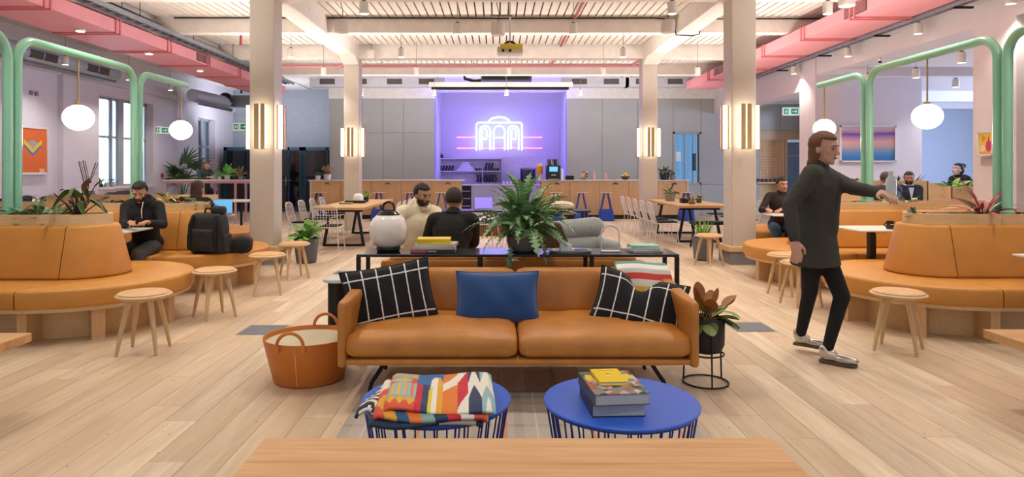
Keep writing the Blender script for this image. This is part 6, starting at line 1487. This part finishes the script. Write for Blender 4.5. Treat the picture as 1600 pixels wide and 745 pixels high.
    for K, Fo in ((kL, fL), (kR, fR)):
        dd = V((0, -1, 0)); zf = Fo.z-.075
        s_ = MB(); s_.sph(V((Fo.x, Fo.y-.015, zf+.055)), (.042, .06, .045), 16, 10); s_.sph(V((Fo.x, Fo.y-.115, zf+.038)), (.043, .095, .032), 18, 10); s_.cap(V((Fo.x, Fo.y, zf+.05)), V((Fo.x, Fo.y+.012, zf+.09)), .042, .042)
        o = s_.build('shoe', SH_, t, smooth=180, remesh=.007, sm=3)
        MB().prism([(Fo.x+x*.92, Fo.y+y*.93) for x, y in ((-.03, .05), (.03, .05), (.038, 0), (.036, -.07), (.046, -.13), (.038, -.19), (0, -.215), (-.038, -.19), (-.046, -.13), (-.036, -.07), (-.038, 0))], zf-.0, zf+.018).build('sole', mat('sole_dark', '#5d5040', .6), o)
    return t
# walking woman
wl = (X(1274, 4.95), 4.95, 0)
person('woman in a dark coat and silver shoes walking past the right booths', wl, ang(50), None, 2, 0, (-14, 8), ((2.62, 4.55, 1.27), (X(1246, 4.62), 4.66, .93)), ((X(1296, 4.86), 4.90, .085), (X(1250, 5.25), 5.25, .095)), '#c99a86', '#6b452e', '#3a3a33', '#141416', '#c9c4b8', 1.035, hairstyle='long', vox=.009, coat=.20, female=True, pelvis_z=.895, tops=.022)
tag(MB().lathe([(.03, 0), (.033, .14), (.015, .17), (.015, .2), (0, .2)], n=14).build('water_bottle', mat('bottle_clear', '#c9d4d2', .2, coat=.5), loc=(2.665, 4.49, 1.22)), 'pale bottle held out by the walking woman', 'bottle')
# man in black at the left booth
person('man in a black hooded jacket and grey jeans looking down at the left booth table', (X(229, 7.75), 7.76, 0), ang(4), .455, 14, 0, (10, 26), ((X(236, 7.3), 7.26, .85), (X(206, 7.3), 7.26, .85)), ((-4.0, 7.33, .085), (-4.42, 7.34, .085)), '#b98a68', '#14110f', '#141417', '#4a4b50', '#1a1a1c', 1.0, beard=True, vox=.010, hood=True)
tag(MB().tube([(X(219, 7.3), 7.36, 1.07), (X(221, 7.3), 7.30, .98), (X(224, 7.3), 7.27, .90), (X(214, 7.3), 7.20, .86)], .004, 6).build('earphone_cable', WWIRE), 'thin pale earphone cable hanging before the man in the black jacket', 'cable')
tag(MB().b2(-.037, .037, -.005, .005, 0, .07).build('phone', BLACK, bevel=.003, loc=(X(221, 7.2), 7.15, .84)), 'black phone held in both hands by the man in the black jacket', 'phone')
# hoodie man and dark shirt man
person('bearded man in a cream hoodie turning toward his companion behind the sofas', (X(645, 6.95), 6.98, 0), ang(28), .44, 16, 2, (16, 12), ((-.55, 6.42, .76), (-.98, 6.45, .70)), ((-.72, 6.50, .085), (-1.10, 6.50, .085)), '#a87a5c', '#17110e', '#e0d2b4', '#3a3a40', '#d6d2ca', 1.0, beard=True, vox=.009, hood=True, tops=.03)
t = thing('round_pouf', 'dark blue round pouf under the man in the cream hoodie', 'pouf', (X(645, 6.95), 7.02, 0)); MB().lathe([(.24, .0), (.27, .03), (.28, .25), (.27, .42), (.24, .445), (0, .45)], n=32).build('pouf_body', mat('pouf_blue', '#1d2c54', .9, bump=.2), t, smooth=60)
person('short haired man in a black shirt seen from behind on the back sofa', (X(705, 5.95), 5.98, 0), ang(172), .425, 10, 0, (8, 8), ((-.62, 6.42, .66), (-.28, 6.42, .66)), ((-.55, 6.52, .085), (-.30, 6.52, .085)), '#b5836a', '#2a1c14', '#121214', '#23252c', '#1a1a1c', .97, vox=.009, collar='#121214', tops=.026)
# man by the right column
person('dark haired man in a brown jacket and blue jeans at the farthest right booth', (4.42, 10.38, 0), ang(-8), .455, 8, 0, (14, 6), ((4.25, 9.95, .83), (4.05, 9.98, .83)), ((4.45, 9.95, .085), (4.1, 9.9, .085)), '#b98468', '#1c1613', '#33241f', '#3c5878', '#1a1a1c', 1.0, vox=.012)
# person behind the second left planter
person('brown haired person in black seen from behind past the second left planter', (X(297, 8.95), 8.97, 0), ang(176), .455, 16, 0, (0, 6), ((-4.3, 9.4, .80), (-3.98, 9.4, .80)), ((-4.3, 9.36, .085), (-4.0, 9.36, .085)), '#c08c70', '#3d2418', '#151517', '#202228', '#1a1a1c', .97, hairstyle='long', vox=.012)
# woman at the high table
person('fair haired woman in a dark green top seated at the pink legged high table', (X(318, 18.6), 18.65, 0), ang(60), .80, 6, 0, (0, 8), ((-7.9, 18.3, 1.24), (-8.0, 18.2, 1.22)), ((-8.0, 18.45, .40), (-8.1, 18.35, .40)), '#d0a088', '#7a5230', '#38443f', '#22242a', '#1a1a1c', 1.0, hairstyle='long', vox=.014)
dup(BS, (X(318, 18.6), 18.68, 0), ang(60), 'blue box based stool under the woman at the pink legged table')
# alcove group
person('man in a dark vest over a pale shirt seen from behind in the right alcove', (6.62, 11.22, 0), ang(176), .50, 8, 0, (-20, 6), ((6.75, 11.6, .80), (6.5, 11.6, .80)), ((6.7, 11.62, .085), (6.5, 11.62, .085)), '#b98868', '#4a4038', '#cfd3dc', '#23252c', '#1a1a1c', 1.04, vox=.013, vest='#2a2f3a')
person('bearded man in a navy suit and pale shirt facing the viewer in the right alcove', (X(1420, 12.35), 12.4, 0), ang(-12), .50, 6, 0, (-14, 8), ((7.55, 12.02, .80), (7.35, 12.02, .80)), ((7.75, 11.9, .085), (7.5, 11.9, .085)), '#b07c60', '#1b1513', '#1d2334', '#1d2334', '#1a1a1c', 1.04, beard=True, vox=.013, tie='#c6d2ea', collar='#c6d2ea')
person('person in a dusty pink top leaning in behind the man in the vest', (X(1374, 12.3), 12.35, 0), ang(24), .50, 12, 0, (10, 14), ((7.15, 11.98, .80), (6.95, 11.98, .80)), ((7.2, 11.9, .085), (6.95, 11.9, .085)), '#cf9a84', '#5d3826', '#b06a66', '#23252c', '#1a1a1c', 1.04, vox=.013)
person('dark haired person in black leaning over beyond the bright green ferns', (8.82, 12.3, 0), ang(-80), None, 38, 0, (0, -10), ((8.35, 12.1, .86), (8.35, 12.4, .86)), ((8.8, 12.2, .085), (8.9, 12.45, .085)), '#c4a8ae', '#15131a', '#15161c', '#15161c', '#1a1a1c', 1.0, vox=.013, female=True, hairstyle='bun', pelvis_z=.90)
for x, y, rz, l in ((6.62, 11.2, PI, 'under the man in the vest'), (X(1420, 12.35), 12.42, 0, 'under the man in the suit'), (X(1374, 12.3), 12.37, 0, 'under the person in pink')): dup(CP, (x, y, 0), rz, 'white wire chair '+l, 'white wire chairs in the alcove')
# backpack and clothes on the second left booth
t = thing('backpack', 'large black backpack standing on the second left booth seat', 'backpack', (X(326, 7.72), 7.74, .458), ang(-8))
BP = mat('backpack_nylon', '#1c1d1c', .7, bump=.25, var=.15)
MB().soft((0, 0, .235), (.44, .22, .47), .07, n=10, fn=lambda p: V((p.x*(1-.12*max(0, p.z)/.23), p.y*(1-.15*max(0, p.z)/.23), p.z))).build('main_compartment', BP, t, smooth=80, disp=(.02, .08))
MB().soft((0, -.12, .16), (.30, .08, .26), .035, n=8).build('front_pocket', BP, t, smooth=80, disp=(.015, .06))
for s in (-1, 1): MB().tube([(s*.14, -.10, .44), (s*.15, -.15, .34), (s*.15, -.165, .20), (s*.14, -.13, .05)], .017, 8).build('strap', BLACKF, t); MB().soft((s*.22, 0, .13), (.05, .16, .2), .024, n=5).build('side_pocket', BP, t, smooth=80)
MB().tube([(-.05, -.02, .46), (-.03, -.02, .52), (.03, -.02, .52), (.05, -.02, .46)], .012, 6).build('grab_handle', BLACKF, t)
MB().soft((.12, .0, .50), (.16, .12, .1), .04, n=5).build('top_flap', BP, t, smooth=80)
o = MB().soft((0, 0, .07), (.42, .22, .14), .06, .02, n=9, rz=.25, fn=lambda p: V((p.x, p.y*(1+.2*math.sin(p.x*18)), p.z*(1+.25*math.sin(p.x*15+p.y*8)))))
tag(o.build('jacket_bundle', BLACKF, smooth=80, loc=(X(362, 7.85)+.02, 7.86, .456), disp=(.03, .07)), 'rolled black jacket lying right of the backpack', 'jacket')
o = MB().soft((0, 0, .06), (.30, .2, .12), .05, .02, n=9, rz=-.2, fn=lambda p: V((p.x, p.y*(1+.2*math.sin(p.x*18)), p.z*(1+.3*math.sin(p.x*19)))))
tag(o.build('scarf_bundle', mat('maroon_wool', '#5a2430', .95, bump=.3), smooth=80, loc=(X(372, 8.2), 8.22, .456), disp=(.03, .06)), 'maroon scarf bundled behind the rolled black jacket', 'scarf')
